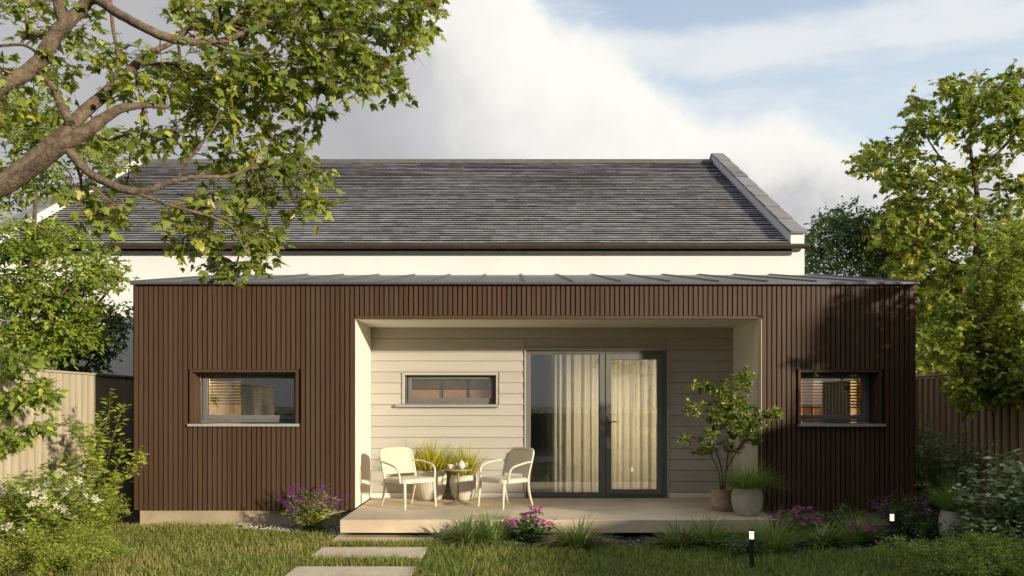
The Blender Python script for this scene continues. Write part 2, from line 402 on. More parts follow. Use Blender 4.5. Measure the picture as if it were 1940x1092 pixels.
def ell(lst, D, dD, rng):
    """list of (px, py, rx, ry, count[, D]) -> points scattered in those patches of the crown"""
    out = []
    for e in lst:
        d0 = e[5] if len(e) > 5 else D
        for _ in range(e[4]):
            a = rng.uniform(0, 2 * math.pi); r = math.sqrt(rng.uniform(0, 1))
            out.append(P(e[0] + e[2] * r * math.cos(a), e[1] + e[3] * r * math.sin(a), d0 + rng.uniform(-dD, dD)))
    return out

def vecs(l): return np.array([tuple(p) for p in l])

def smooth_path(pts, n):
    """Catmull-Rom through the points, n samples between two of them"""
    pts = [Vector(p) for p in pts]; out = []
    for i in range(len(pts) - 1):
        p0, p1, p2, p3 = pts[max(i - 1, 0)], pts[i], pts[i + 1], pts[min(i + 2, len(pts) - 1)]
        for k in range(n):
            t = k / n
            out.append(0.5 * ((2 * p1) + (p2 - p0) * t + (2 * p0 - 5 * p1 + 4 * p2 - p3) * t * t + (3 * p1 - p0 - 3 * p2 + p3) * t ** 3))
    out.append(pts[-1]); return out

def tree(root, limbs, clusters, seed, leaf, T, lm, bm, R_sub=0.3, n_sub=5, n_leaf=3, droop=0.5, twig=0.004, twigmax=0.03, sides=8, up_w=1.0, sub_tubes=True, bias=0.75):
    """limbs: [(points, radii)], clusters: points that get twigs and leaves. Builds children 'trunk' and 'crown'."""
    rng = random.Random(seed); nr = np.random.default_rng(seed)
    mb = MB(); nodes = []; npar = []
    for pts, rad in limbs:
        sp_ = smooth_path(pts, 5); rr = np.interp(np.linspace(0, 1, len(sp_)), np.linspace(0, 1, len(rad)), rad)
        sp_ = [p + Vector((rng.gauss(0, 1), rng.gauss(0, 1), rng.gauss(0, 1))) * r * 0.045 for p, r in zip(sp_, rr)]
        mb.tube(sp_, list(rr), sides)
        for p in sp_: nodes.append(np.array(p)); npar.append(-1)
    nl = len(nodes); base = np.array(nodes)
    C = vecs(clusters)
    d0 = np.array([np.min(np.linalg.norm(base - c, axis=1)) for c in C])
    order = np.argsort(d0)
    cnt = {}
    arr = np.zeros((nl + len(C), 3)); arr[:nl] = base; n = nl
    links = []
    for i in order:
        c = C[i]; d = np.linalg.norm(arr[:n] - c, axis=1)
        w_ = d.copy(); w_[nl:n] *= 1.0 / bias
        j = int(np.argmin(w_)); arr[n] = c; links.append((n, j)); n += 1
    weight = np.zeros(n); weight[nl:] = 1
    for a, b in links[::-1]: weight[b] += weight[a] if b >= nl else 0
    for a, b in links:
        p, q = Vector(arr[b]), Vector(arr[a]); L = (q - p).length
        r1 = min(twigmax, twig * math.sqrt(weight[a]) * 1.15); r0 = min(twigmax, r1 * 1.25)
        mids = [p]
        for t in (0.33, 0.67):
            mids.append(p.lerp(q, t) + Vector((rng.gauss(0, .06), rng.gauss(0, .06), rng.gauss(.04, .06))) * L)
        mids.append(q)
        mb.tube(mids, [r0, r0 * .95, r1 * 1.05, r1], 5 if r0 > .008 else 4, cap=False)
    pos, dirs, ups, siz, var = [], [], [], [], []
    cc = C.mean(axis=0)
    for c in C:
        tone = min(1, max(0, rng.gauss(0.42, 0.17)))
        out = Vector(c - cc); out.z *= 0.4
        out = out.normalized() if out.length > 1e-6 else Vector((0, 0, 1))
        for s_ in range(n_sub):
            d = Vector((rng.gauss(0, 1), rng.gauss(0, 1), rng.gauss(0.05, .65))).normalized()
            d = (d + out * 0.35).normalized(); Ls = R_sub * rng.uniform(0.45, 1.1)
            p = Vector(c); e = p + d * Ls + Vector((0, 0, -0.12 * Ls))
            if sub_tubes:
                mb.tube([p, p.lerp(e, .5) + Vector((0, 0, 0.05 * Ls)), e], [twig, twig * .7, twig * .45], 3, cap=False)
            for k in range(n_leaf):
                t = rng.uniform(0.25, 1.05)
                q = p.lerp(e, t)
                dd = d * 0.6 + Vector((rng.gauss(0, .75), rng.gauss(0, .75), rng.gauss(-droop, .35)))
                pos.append(tuple(q)); dirs.append(tuple(dd))
                ups.append((rng.gauss(.18, .6), rng.gauss(-.3, .6), up_w)); siz.append(leaf * rng.uniform(0.6, 1.2))
                v = tone + rng.gauss(0, .16)
                if rng.random() < 0.03: v = rng.uniform(.9, 1)
                var.append(min(1, max(0, v)))
    mb.build('trunk', bm, root)
    leaves('crown', pos, dirs, ups, siz, np.array(var), T, lm, root)

def shrub(root, base, n_stem, h, spread, leaf, T, lm, per_stem=26, seed=1, bm=None, droop=0.3, start=0.2, flowers=None, stem_r=0.005, lean=1.0, jitter=0.05, arch=0.0, side=0, end=1.0):
    """stems from the base with leaves along them; children stem, foliage, blossom"""
    rng = random.Random(seed); mb = MB(); b = Vector(base)
    pos, dirs, ups, siz, var = [], [], [], [], []; tips = []
    for i in range(n_stem):
        a = rng.uniform(0, 2 * math.pi); r = math.sqrt(rng.random()) * spread * lean; hh = h * rng.uniform(0.55, 1.0) * (1 - 0.35 * (r / max(spread, 1e-6)) ** 2)
        p0 = b + Vector((rng.uniform(-1, 1), rng.uniform(-1, 1), 0)) * spread * 0.2; p0.z = b.z
        p3 = b + Vector((math.cos(a) * r, math.sin(a) * r, hh))
        p1 = p0 + Vector((math.cos(a) * r * .25, math.sin(a) * r * .25, hh * (.45 + arch)))
        p2 = p0.lerp(p3, .72) + Vector((rng.gauss(0, .03), rng.gauss(0, .03), hh * (.08 + arch)))
        path = smooth_path([p0, p1, p2, p3], 4)
        paths = [(path, start)]
        for _ in range(side):
            k = rng.randrange(4, len(path)); q = path[k]; aa = rng.uniform(0, 2 * math.pi); L = hh * rng.uniform(.15, .3)
            e = q + Vector((math.cos(aa) * L, math.sin(aa) * L, L * .55)); paths.append((smooth_path([q, q.lerp(e, .5) + Vector((0, 0, .02)), e], 3), 0.1))
        for pth, st in paths:
            m_ = len(pth); main = pth is path
            mb.tube(pth, list(np.linspace(stem_r if main else stem_r * .6, stem_r * .35, m_)), 4, cap=False)
            tips.append((pth[-1], (pth[-1] - pth[-2]).normalized()))
            cnt = per_stem if main else max(4, per_stem // 3)
            tone = min(1, max(0, rng.gauss(.45, .15)))
            for k in range(cnt):
                t = st + (end - st) * (k + rng.random()) / cnt; f = t * (m_ - 1); j = min(int(f), m_ - 2)
                q = pth[j].lerp(pth[j + 1], f - j); tg = (pth[j + 1] - pth[j]).normalized(); aa = rng.uniform(0, 6.28)
                dd = Vector((math.cos(aa), math.sin(aa), rng.gauss(.1, .3) - droop)) * .8 + tg * .45
                pos.append(tuple(q + Vector((rng.gauss(0, jitter), rng.gauss(0, jitter), rng.gauss(0, jitter))) * .5)); dirs.append(tuple(dd))
                ups.append((rng.gauss(.15, .55), rng.gauss(-.3, .55), 1)); siz.append(leaf * rng.uniform(.6, 1.2) * (1.05 - .35 * t))
                var.append(min(1, max(0, tone + rng.gauss(0, .2))))
    mb.build('stem', bm or M['stem'], root)
    leaves('foliage', pos, dirs, ups, siz, np.array(var), T, lm, root)
    if flowers:
        fm, fs, share, kind, per = flowers
        pos, dirs, ups, siz, var = [], [], [], [], []
        for p, d in tips:
            if rng.random() > share: continue
            if kind == 'spike':
                L = fs * 10
                for k in range(per):
                    q = p + d * L * (k / per - .45); aa = rng.uniform(0, 6.28)
                    pos.append(tuple(q)); dirs.append((math.cos(aa), math.sin(aa), .5)); ups.append((0, 0, 1)); siz.append(fs * (1.15 - .8 * k / per)); var.append(rng.random())
            else:
                for k in range(per):
                    q = p + Vector((rng.gauss(0, 1), rng.gauss(0, 1), rng.uniform(0, 1))) * fs * (1.4 if per > 1 else .2)
                    nn = Vector((rng.gauss(0, .5), rng.gauss(-.45, .5), 1)).normalized(); u = nn.orthogonal().normalized(); v_ = nn.cross(u); vv = rng.random()
                    for z in range(5):
                        aa = z * 2 * math.pi / 5
                        pos.append(tuple(q)); dirs.append(tuple(u * math.cos(aa) + v_ * math.sin(aa) + nn * .15)); ups.append(tuple(nn)); siz.append(fs); var.append(vv)
        if pos: leaves('blossom', pos, dirs, ups, siz, np.array(var), T_PETAL, fm, root)

def blades(name, base, azim, length, lean, droop, width, var, m, parent=None, seg=4):
    """curved strips; all arguments arrays of n"""
    n = len(base); t = np.linspace(0, 1, seg + 1)[None, :]
    ca, sa = np.cos(azim)[:, None], np.sin(azim)[:, None]
    out = length[:, None] * (np.sin(lean)[:, None] * t + droop[:, None] * t ** 2 * .6)
    up = length[:, None] * (np.cos(lean)[:, None] * t - droop[:, None] * t ** 2.4 * .55)
    cx = base[:, 0:1] + out * ca; cy = base[:, 1:2] + out * sa; cz = base[:, 2:3] + up
    wd = width[:, None] * (1 - t ** 2.2) * .5 + 1e-5
    tw = azim + 1.5708
    wx, wy = wd * np.cos(tw)[:, None], wd * np.sin(tw)[:, None]
    V = np.stack([np.stack([cx - wx, cy - wy, cz], -1), np.stack([cx + wx, cy + wy, cz], -1)], 2).reshape(n, (seg + 1) * 2, 3)
    q = np.array([(2 * i, 2 * i + 1, 2 * i + 3, 2 * i + 2) for i in range(seg)])
    Fc = (q[None] + (np.arange(n) * (seg + 1) * 2)[:, None, None]).reshape(-1, 4)
    return np_mesh(name, V.reshape(-1, 3), Fc, np.repeat(var, seg), m, parent, smooth=True)

def tuft(name, part, base, n, L, spread, lean, droop, width, m, parent, seed, vs=.24):
    g = np.random.default_rng(seed); b = np.array(tuple(base))
    a = g.uniform(0, 2 * np.pi, n); r = np.sqrt(g.uniform(0, 1, n)) * spread
    pos = np.stack([b[0] + r * np.cos(a), b[1] + r * np.sin(a), np.full(n, b[2])], 1)
    k = r / max(spread, 1e-6)
    return blades(part, pos, a + g.normal(0, .5, n), L * g.uniform(.55, 1.05, n) * (1 - .15 * k), np.abs(g.normal(lean * (.3 + .9 * k), .12)), droop * g.uniform(.3, 1.2, n) * (.35 + .8 * k),
                  width * g.uniform(.7, 1.2, n), np.clip(g.normal(.5, vs, n), 0, 1), m, parent, seg=5)

exec_parts = []
# ================================================================== THE GROUND
mb = MB(); S = 400
mb.add([(-S, -S, 0), (S, -S, 0), (S, S, 0), (-S, S, 0)], [(0, 1, 2, 3)])
tag(mb.build('ground', M['lawn_soil']), 'green brown garden soil under the lawn', None, None, 'structure')

# ================================================================== THE GARDEN EXTENSION
XL, XR, ZB, ZT = -4.95, 5.277, 0.205, 3.15
RL, RR, RZ, RD = -2.054, 3.22, 2.7065, 1.2           # recess: left, right, soffit, depth
T0 = 0.23                                             # terrace level
EAVE, BACK = 3.184, 3.906                             # roof heights at Y = -0.05 and Y = 3.94
WINS = [(-4.191, -2.835, 1.345, 2.012), (3.783, 4.81, 1.341, 2.012)]     # openings in the cladding
ext = thing('garden_extension', 'single storey extension clad in brown vertical timber slats with recessed terrace', 'house extension', (0.16, 0, 0))

def minus(z0, z1, cuts):
    segs = [(z0, z1)]
    for a, b in cuts:
        segs = [q for s in segs for q in ((s[0], min(s[1], a)), (max(s[0], b), s[1])) if q[1] - q[0] > 1e-3]
    return segs

# slats of the front and of the two ends
mb = MB(); pitch = 0.0643; n = int((XR - XL) / pitch)
pitch = (XR - XL) / n; BD = 0.036
for i in range(n):
    x0 = XL + i * pitch; x1 = x0 + pitch - 0.0155; xc = (x0 + x1) / 2; cuts = []
    for (a, b, c, d) in WINS:
        if x1 > a - BD and x0 < b + BD: cuts.append((c - 0.012, d + BD))
    if x1 > RL - 0.012 and x0 < RR + 0.012: cuts.append((0, RZ + 0.045))
    v = random.random()
    for z0, z1 in minus(ZB, ZT, cuts): mb.box(x0, x1, 0.0, 0.03, z0, z1, v)
    if x0 < RL - .012 < x1: mb.box(x0, RL - .003, 0.0, .03, ZB, RZ + .03, v)
    if x0 < RR + .012 < x1: mb.box(RR + .003, x1, 0.0, .03, ZB, RZ + .03, v)
for sx in (-1, 1):
    xs = (XL - 0.03, XL) if sx < 0 else (XR, XR + 0.03)
    k = 0
    while 0.05 + k * pitch < 3.88:
        y0 = 0.035 + k * pitch; zt = EAVE - 0.04 + (BACK - EAVE) * (y0 + .05) / 3.99
        mb.box(xs[0], xs[1], y0, y0 + pitch - .0135, ZB, zt); k += 1
clad = mb.build('cladding', M['clad'], ext)
# trim boards round the openings
mb = MB()
for (a, b, c, d) in WINS:
    mb.box(a - BD + .003, a, -.003, .034, c, d + BD - .003, .7); mb.box(b, b + BD - .003, -.003, .034, c, d + BD - .003, .3)
    mb.box(a + .0005, b - .0005, -.003, .034, d, d + BD - .003, .5)
mb.box(RL + .001, RR - .001, -.003, .034, RZ + .004, RZ + .042, .6); mb.box(RL - .03, RL - .001, -.001, .0035, ZB + .002, RZ + .03, .3)
mb.build('trim_board', M['clad'], ext)
# dark backing wall behind the slats
mb = MB(); y0, y1 = 0.034, 0.30
def wall_with(x0, x1, z0, z1, hole=None):
    if not hole: mb.box(x0, x1, y0, y1, z0, z1); return
    a, b, c, d = hole
    mb.box(x0, a, y0, y1, z0, z1); mb.box(b, x1, y0, y1, z0, z1); mb.box(a, b, y0, y1, z0, c); mb.box(a, b, y0, y1, d, z1)
wall_with(XL + .002, RL - .06, ZB + .004, ZT - .004, WINS[0]); wall_with(RR + .06, XR - .002, ZB + .004, ZT - .004, WINS[1])
mb.box(RL - .06, RR + .06, y0, y1, RZ + .06, ZT - .004)
for sx in (-1, 1):
    a, b = (XL + .003, XL + .2) if sx < 0 else (XR - .2, XR - .003)
    prof = [(0.30, ZB), (3.90, ZB), (3.90, BACK - .06), (0.30, EAVE - .01)]
    mb.prism(prof, lambda p, q, h: (h, p, q), a, b)
mb.build('backing_wall', M['dark'], ext)
# brown reveals inside the window openings
for (a, b, c, d) in WINS:
    mb = MB(); mb.box(a - .001, a + .014, .036, .262, c, d, .7); mb.box(b - .014, b + .001, .036, .262, c, d, .3)
    mb.box(a + .0145, b - .0145, .036, .262, d - .012, d + .001, .1)
    mb.build('window_reveal', M['clad'], ext)
for q in ((XL + .05, RL - .07), (RR + .07, XR - .05)):
    mb = MB(); mb.box(q[0], q[1], .05, .25, -.05, ZB); mb.build('plinth', M['plinth'], ext, bevel=.004)
# lining of the recess
mb = MB(); mb.box(RL - .055, RL, .004, RD, T0, RZ + .003); mb.build('recess_side_wall', M['lining'], ext)
mb = MB(); mb.box(RR, RR + .055, .004, RD, T0, RZ + .003); mb.build('recess_side_wall', M['lining'], ext)
mb = MB(); mb.box(RL + .0005, RR - .0005, .036, RD + .02, RZ, RZ + .05); mb.build('soffit', M['lining'], ext)
# horizontal boards on the back of the recess
MW = (-1.558, -.233, 1.592, 2.015); DR = (.203, 2.262, T0, 2.385)
mb = MB(); zs = [RZ - .002, 2.546, 2.3775]
while zs[-1] > T0 + .25: zs.append(zs[-1] - .1592)
zs.append(T0 + .075)
for k in range(len(zs) - 1):
    z1, z0 = zs[k], zs[k + 1] + .006
    segs = [(RL, RR)]
    for (a, b, c, d) in (MW, DR):
        m_ = .045 if (a, b, c, d) == MW else .022
        if z1 > c - .01 and z0 < d + m_ - .006: segs = [q for s in segs for q in ((s[0], min(s[1], a - m_)), (max(s[0], b + m_), s[1])) if q[1] - q[0] > .01]
    v = random.random()
    for s0, s1 in segs:
        mb.add([(s0 + .001, RD + .008, z1), (s1 - .001, RD + .008, z1), (s1 - .001, RD - .002, z0), (s0 + .001, RD - .002, z0), (s0 + .001, RD + .02, z0), (s1 - .001, RD + .02, z0), (s0 + .001, RD + .02, z1), (s1 - .001, RD + .02, z1)],
               [(0, 3, 2, 1), (3, 4, 5, 2), (0, 1, 7, 6), (0, 6, 4, 3), (1, 2, 5, 7)], v)
mb.build('horizontal_siding', M['siding'], ext, angle=20)
mb = MB(); y0, y1 = RD + .02, RD + .22
a, b, c, d = MW; e, f, g, h = DR
mb.box(RL - .05, a, y0, y1, 0, RZ + .1); mb.box(b, e, y0, y1, 0, RZ + .1); mb.box(a, b, y0, y1, 0, c); mb.box(a, b, y0, y1, d, RZ + .1); mb.box(e, f, y0, y1, h, RZ + .1); mb.box(f, RR + .05, y0, y1, 0, RZ + .1)
mb.build('recess_wall', M['siding'], ext)
for q in ((RL + .001, e - .025), (f + .025, RR - .001)):
    mb = MB(); mb.box(q[0], q[1], RD - .022, RD + .019, T0 + .001, T0 + .07); mb.build('skirting_board', M['lining'], ext, bevel=.003)
# trims round the door and window of the recess
mb = MB()
mb.box(e - .022, e, RD - .016, RD + .019, T0 + .001, h + .02); mb.box(f, f + .022, RD - .016, RD + .019, T0 + .001, h + .02); mb.box(e, f, RD - .016, RD + .019, h, h + .02)
mb.box(a - .042, a, RD - .016, RD + .1, c, d + .038); mb.box(b, b + .026, RD - .016, RD + .1, c, d + .038); mb.box(a, b, RD - .016, RD + .1, d, d + .038)
mb.build('opening_trim', M['siding'], ext, bevel=.002)

def window(op, yf, glass, parent, sill, n=None):
    """frame, sash with a real opening, pane, sill"""
    a, b, c, d = op; g0, g1, h0, h1 = glass
    fr = MB(); t = .028
    fr.box(a, a + t, yf, yf + .07, c, d); fr.box(b - t, b, yf, yf + .07, c, d); fr.box(a + t, b - t, yf, yf + .07, d - t, d); fr.box(a + t, b - t, yf, yf + .07, c, c + t)
    fo = fr.build('window', M['frame'], parent, bevel=.003)
    sa = MB(); a2, b2, c2, d2 = a + t + .003, b - t - .003, c + t + .003, d - t - .003
    sa.box(a2, g0, yf - .012, yf + .055, c2, d2); sa.box(g1, b2, yf - .012, yf + .055, c2, d2); sa.box(g0, g1, yf - .012, yf + .055, h1, d2); sa.box(g0, g1, yf - .012, yf + .055, c2, h0)
    sa.build('sash', M['frame'], fo, bevel=.004)
    pn = MB(); pn.box(g0 - .005, g1 + .005, yf + .015, yf + .021, h0 - .005, h1 + .005); pn.build('pane', M['glass'], fo)
    si = MB(); s0, s1, sy, sz0, sz1 = sill
    si.add([(s0, sy, sz0), (s1, sy, sz0), (s1, sy, sz1), (s0, sy, sz1), (s0, yf, sz0), (s1, yf, sz0), (s1, yf, sz1 + .012), (s0, yf, sz1 + .012)],
           [(0, 1, 2, 3), (3, 2, 6, 7), (1, 5, 6, 2), (4, 0, 3, 7), (0, 4, 5, 1), (4, 7, 6, 5)])
    si.build('sill', M['sillmetal'], fo, bevel=.003)
    return fo
window((-4.177, -2.849, 1.352, 2.0), .262, (-4.086, -2.925, 1.446, 1.938), ext, (-4.24, -2.79, -.045, 1.300, 1.335))
window((3.797, 4.796, 1.352, 2.0), .262, (3.875, 4.705, 1.446, 1.938), ext, (3.745, 4.885, -.045, 1.298, 1.333))
window((-1.558, -.233, 1.592, 2.015), RD + .085, (-1.475, -.305, 1.684, 1.957), ext, (-1.69, -.185, RD - .062, 1.548, 1.586))
# glazed door: frame, fixed light, door leaf
dr = MB(); yd = RD + .03
e, f, g, h = .205, 2.26, T0 + .002, 2.378
dr.box(e, e + .055, yd, yd + .08, g, h); dr.box(f - .055, f, yd, yd + .08, g, h); dr.box(e + .055, f - .055, yd, yd + .08, h - .05, h); dr.box(e + .055, f - .055, yd, yd + .08, g, g + .035)
dr.box(1.28, 1.365, yd, yd + .08, g + .035, h - .05)
door = dr.build('glazed_door', M['frame'], ext, bevel=.004)
mb = MB(); x0, x1, z0, z1 = 1.368, 2.202, g + .038, h - .053; gx0, gx1, gz0, gz1 = 1.452, 2.118, g + .115, h - .135
for q in ((x0, gx0, z0, z1), (gx1, x1, z0, z1), (gx0, gx1, z0, gz0), (gx0, gx1, gz1, z1)): mb.box(q[0], q[1], yd - .012, yd + .06, q[2], q[3])
mb.build('door_leaf', M['frame'], door, bevel=.004)
mb = MB(); x0, x1, z0, z1 = .262, 1.278, g + .037, h - .052
for q in ((x0, x0 + .012, z0, z1), (x1 - .012, x1, z0, z1), (x0 + .012, x1 - .012, z0, z0 + .035), (x0 + .012, x1 - .012, z1 - .012, z1)): mb.box(q[0], q[1], yd + .008, yd + .05, q[2], q[3])
mb.build('glazing_bead', M['frame'], door, bevel=.003)
mb = MB(); mb.box(.27, 1.27, yd + .026, yd + .034, g + .06, h - .06); mb.build('fixed_pane', M['glass'], door)
mb = MB(); mb.box(gx0 - .004, gx1 + .004, yd + .026, yd + .034, gz0 - .004, gz1 + .004); mb.build('door_pane', M['glass'], door)
mb = MB(); zc = 1.335
mb.box(1.385, 1.41, yd - .02, yd - .0125, zc - .16, zc + .085); mb.tube([(1.397, yd - .02, zc), (1.397, yd - .06, zc)], .009, 8)
mb.tube([(1.39, yd - .062, zc), (1.45, yd - .066, zc), (1.52, yd - .062, zc + .002)], [.010, .0095, .008], 8)
mb.tube([(1.397, yd - .028, zc - .11), (1.397, yd - .012, zc - .11)], .009, 8)
mb.build('handle', M['handle'], door, bevel=.001)

# roof with standing seams
rf = MB(); sl = (BACK - EAVE) / 3.99
def rz(y): return EAVE + sl * (y + .05)
rf.prism([(-.05, rz(-.05)), (3.935, rz(3.935)), (3.935, rz(3.935) - .05), (-.05, rz(-.05) - .018)], lambda p, q, h_: (h_, p, q), XL - .035, XR + .04, .5)
k = -7
while True:
    x = -1.108 + k * .637; k += 1
    if x > XR - .1: break
    if x < XL + .1: continue
    rf.prism([(-.045, rz(-.045) + .001), (3.93, rz(3.93) + .001), (3.93, rz(3.93) + .024), (-.02, rz(-.02) + .022), (-.045, rz(-.045) + .012)], lambda p, q, h_: (h_, p, q), x - .011, x + .011, .4)
for x in (XL - .035, XR + .02):
    rf.prism([(-.05, rz(-.05) + .001), (3.93, rz(3.93) + .001), (3.93, rz(3.93) + .028), (-.05, rz(-.05) + .02)], lambda p, q, h_: (h_, p, q), x, x + .02, .4)
roof = rf.build('roof', M['zinc'], ext)
mb = MB(); mb.box(XL - .037, XR + .042, -.054, -.02, ZT + .002, EAVE - .0185); mb.build('fascia', M['fascia'], roof, bevel=.003)
# rooms seen through the glass
mb = MB()
def room(x0, x1, ya, yb, z0, z1):
    v = [(x0, ya, z0), (x1, ya, z0), (x1, yb, z0), (x0, yb, z0), (x0, ya, z1), (x1, ya, z1), (x1, yb, z1), (x0, yb, z1)]
    mb.add(v, [(0, 1, 2, 3), (4, 7, 6, 5), (1, 5, 6, 2), (2, 6, 7, 3), (3, 7, 4, 0)])
room(-4.72, -2.15, .301, 3.2, .25, 2.6); mb.build('room_wall', M['room'], ext)
mb = MB(); room(RL + .03, -.02, RD + .221, 3.75, .25, 2.64); mb.build('room_wall', M['room'], ext)
mb = MB(); room(-.01, 3.1, RD + .221, 3.75, .25, 2.64); mb.build('room_wall', M['wood_dark'], ext)  # walls coloured dark to stand in for an unlit room behind the sheer
mb = MB(); room(3.32, 5.04, .301, 3.2, .25, 2.6); mb.build('room_wall', M['room'], ext)

def pendant(x, y, z, power, label, tint=(1, .79, .53)):
    t = thing('pendant_lamp', label, 'lamp', (x, y, z)); p = MB()
    p.lathe([(.03, .12), (.09, .08), (.12, 0), (.115, 0), (.085, .075), (.02, .115)], 20, (x, y, z)); p.tube([(x, y, z + .12), (x, y, z + .4)], .004, 5); p.build('lamp_shade', M['wood_dark'], t)
    b = MB(); b.lathe([(.0, -.03), (.03, -.015), (.038, .02), (.02, .06), (.0, .07)], 14, (x, y, z)); b.build('bulb', M['lamp'], t)
    l = bpy.data.lights.new('bulb_light', 'POINT'); l.energy = power; l.color = tint; l.shadow_soft_size = .05
    o = bpy.data.objects.new('bulb_light', l); COL.objects.link(o); o.parent = t; o.location = (0, 0, -.09)
pendant(-4.3, 1.6, 2.25, 75, 'pendant lamp lighting the room behind the wide window in the slats')
pendant(-1.4, 1.95, 2.3, 90, 'pendant lamp lighting the room behind the narrow window of the recess')
pendant(1.62, 2.75, 1.55, 185, 'pendant lamp lighting the room behind the glazed door', (1, .82, .58))
pendant(4.3, 1.9, 2.25, 105, 'pendant lamp lighting the room behind the small amber window')

# screen added to darken half the wide window, then shelving
t = thing('dark_screen', 'added dark screen darkening half of the wide slatted-wall window', 'dark_screen', (-3.1, .95, .25))
mb = MB(); mb.box(-3.82, -2.3, .80, 1.4, .251, 2.45); mb.build('screen_body', M['wood_dark'], t, bevel=.01)
mb = MB()
for x0 in (-3.81, -3.31, -2.81): mb.box(x0, x0 + .49, .78, .799, .3, 2.42)
mb.build('screen_front', M['wood_dark'], t, bevel=.004)
t = thing('shelving_unit', 'timber shelving unit with uprights inside the room behind the small amber window', 'shelves', (4.3, 1.3, .25))
for x in (3.62, 4.0, 4.30, 4.47, 4.66, 4.84):
    mb = MB(); mb.box(x, x + .03, 1.05, 1.4, .251, 2.35); mb.build('upright', M['wood_warm'], t)
for z in (.6, 1.1, 2.3):
    mb = MB(); mb.box(3.66, 4.94, 1.06, 1.39, z, z + .025); mb.build('shelf', M['wood_warm'], t)
mb = MB(); mb.box(4.505, 4.655, 1.1, 1.38, 1.126, 2.2); mb.build('back_panel', M['wood_dark'], t)
mb = MB(); mb.box(4.695, 4.835, 1.1, 1.38, 1.126, 2.1); mb.build('back_panel', M['wood_dark'], t)
t = thing('bookcase', 'timber bookcase inside the room behind the narrow window of the recess', 'bookcase', (-.9, 2.4, .25))
for x in (-1.7, -1.15, -.72, -.18, .15):
    mb = MB(); mb.box(x, x + .04, 2.2, 2.5, .251, 2.3); mb.build('upright', M['wood_dark'], t)
for z in (.5, 1.0, 1.5, 2.27):
    mb = MB(); mb.box(-1.66, .15, 2.21, 2.49, z, z + .03); mb.build('shelf', M['wood_warm'], t)

t = thing('lamp_screen', 'added dark block keeping lamp light from behind the sheer curtain', 'lamp_screen', (.36, 1.9, .25))  # block added to stop the lamp light and give the sheer a dark background
mb = MB(); mb.box(.0, .765, 1.66, 2.2, .251, 2.62); mb.build('screen_body', M['dark'], t, bevel=.01)
mb = MB(); mb.box(.02, .375, 1.642, 1.659, .3, 2.58); mb.build('screen_front', M['dark'], t)
mb = MB(); mb.box(.385, .745, 1.642, 1.659, .3, 2.58); mb.build('screen_front', M['dark'], t)

def blind(x0, x1, y, z1, z0, label, n):
    t = thing('venetian_blind', label, 'blind', ((x0 + x1) / 2, y, z1)); b = MB()
    for k in range(n):
        z = z1 - .03 - k * (z1 - z0 - .03) / max(n - 1, 1)
        b.add([(x0, y - .011, z - .012), (x1, y - .011, z - .012), (x1, y + .011, z + .009), (x0, y + .011, z + .009), (x0, y - .011, z - .014), (x1, y - .011, z - .014), (x1, y + .011, z + .007), (x0, y + .011, z + .007)],
              [(0, 1, 2, 3), (7, 6, 5, 4), (0, 4, 5, 1), (1, 5, 6, 2), (2, 6, 7, 3), (3, 7, 4, 0)])
    b.build('slat', M['blind'], t)
    h_ = MB(); h_.box(x0, x1, y - .015, y + .015, z1 - .018, z1 + .02); h_.build('headrail', M['blind'], t)
    for fx in (.18, .82):
        c = MB(); x = x0 + (x1 - x0) * fx; c.tube([(x, y - .013, z1), (x, y - .013, z0)], .0018, 4); c.build('ladder_cord', M['blind'], t)
blind(-4.10, -2.90, .40, 1.95, 1.60, 'horizontal slatted blind half lowered behind the wide window in the slats', 9)
blind(3.86, 4.72, .40, 1.95, 1.55, 'horizontal slatted blind behind the small amber lit window', 10)
blind(-1.49, -.28, RD + .26, 1.97, 1.82, 'horizontal slatted blind behind the narrow window of the recess', 5)

def curtain(x0, x1, y, z0, z1, folds, amp, m, name, label, seed):
    g = np.random.default_rng(seed); nx = folds * 12; nz = 8
    u = np.linspace(0, 1, nx + 1); ph = np.cumsum(g.uniform(.6, 1.4, nx + 1)); ph = ph / ph[-1] * folds * 2 * np.pi
    V = []
    for k in range(nz + 1):
        t = k / nz
        a = amp * (.75 + .35 * np.interp(u, np.linspace(0, 1, 9), g.uniform(.5, 1.3, 9) * 0 + np.linspace(.8, 1.2, 9)))
        V.append(np.stack([x0 + (x1 - x0) * u + .012 * np.sin(ph * .5 + t), y + a * np.sin(ph) + .006 * np.sin(3 * ph + 2 * t), np.full(nx + 1, z0 + (z1 - z0) * t)], 1))
    V = np.concatenate(V); idx = np.arange((nx + 1) * (nz + 1)).reshape(nz + 1, nx + 1)
    Fc = np.stack([idx[:-1, :-1], idx[:-1, 1:], idx[1:, 1:], idx[1:, :-1]], -1).reshape(-1, 4)
    o = np_mesh(name, V, Fc, np.full(len(Fc), .5), m, None, smooth=True)
    return tag(o, label, 'curtain')
curtain(.78, 2.26, RD + .32, .275, 2.40, 11, .045, M['curtain'], 'curtain', 'pleated warm beige curtain hanging behind the door leaf', 3)
curtain(.22, .80, RD + .27, .275, 2.40, 6, .035, M['sheer'], 'curtain', 'thin white sheer curtain hanging behind the fixed door glass', 5)

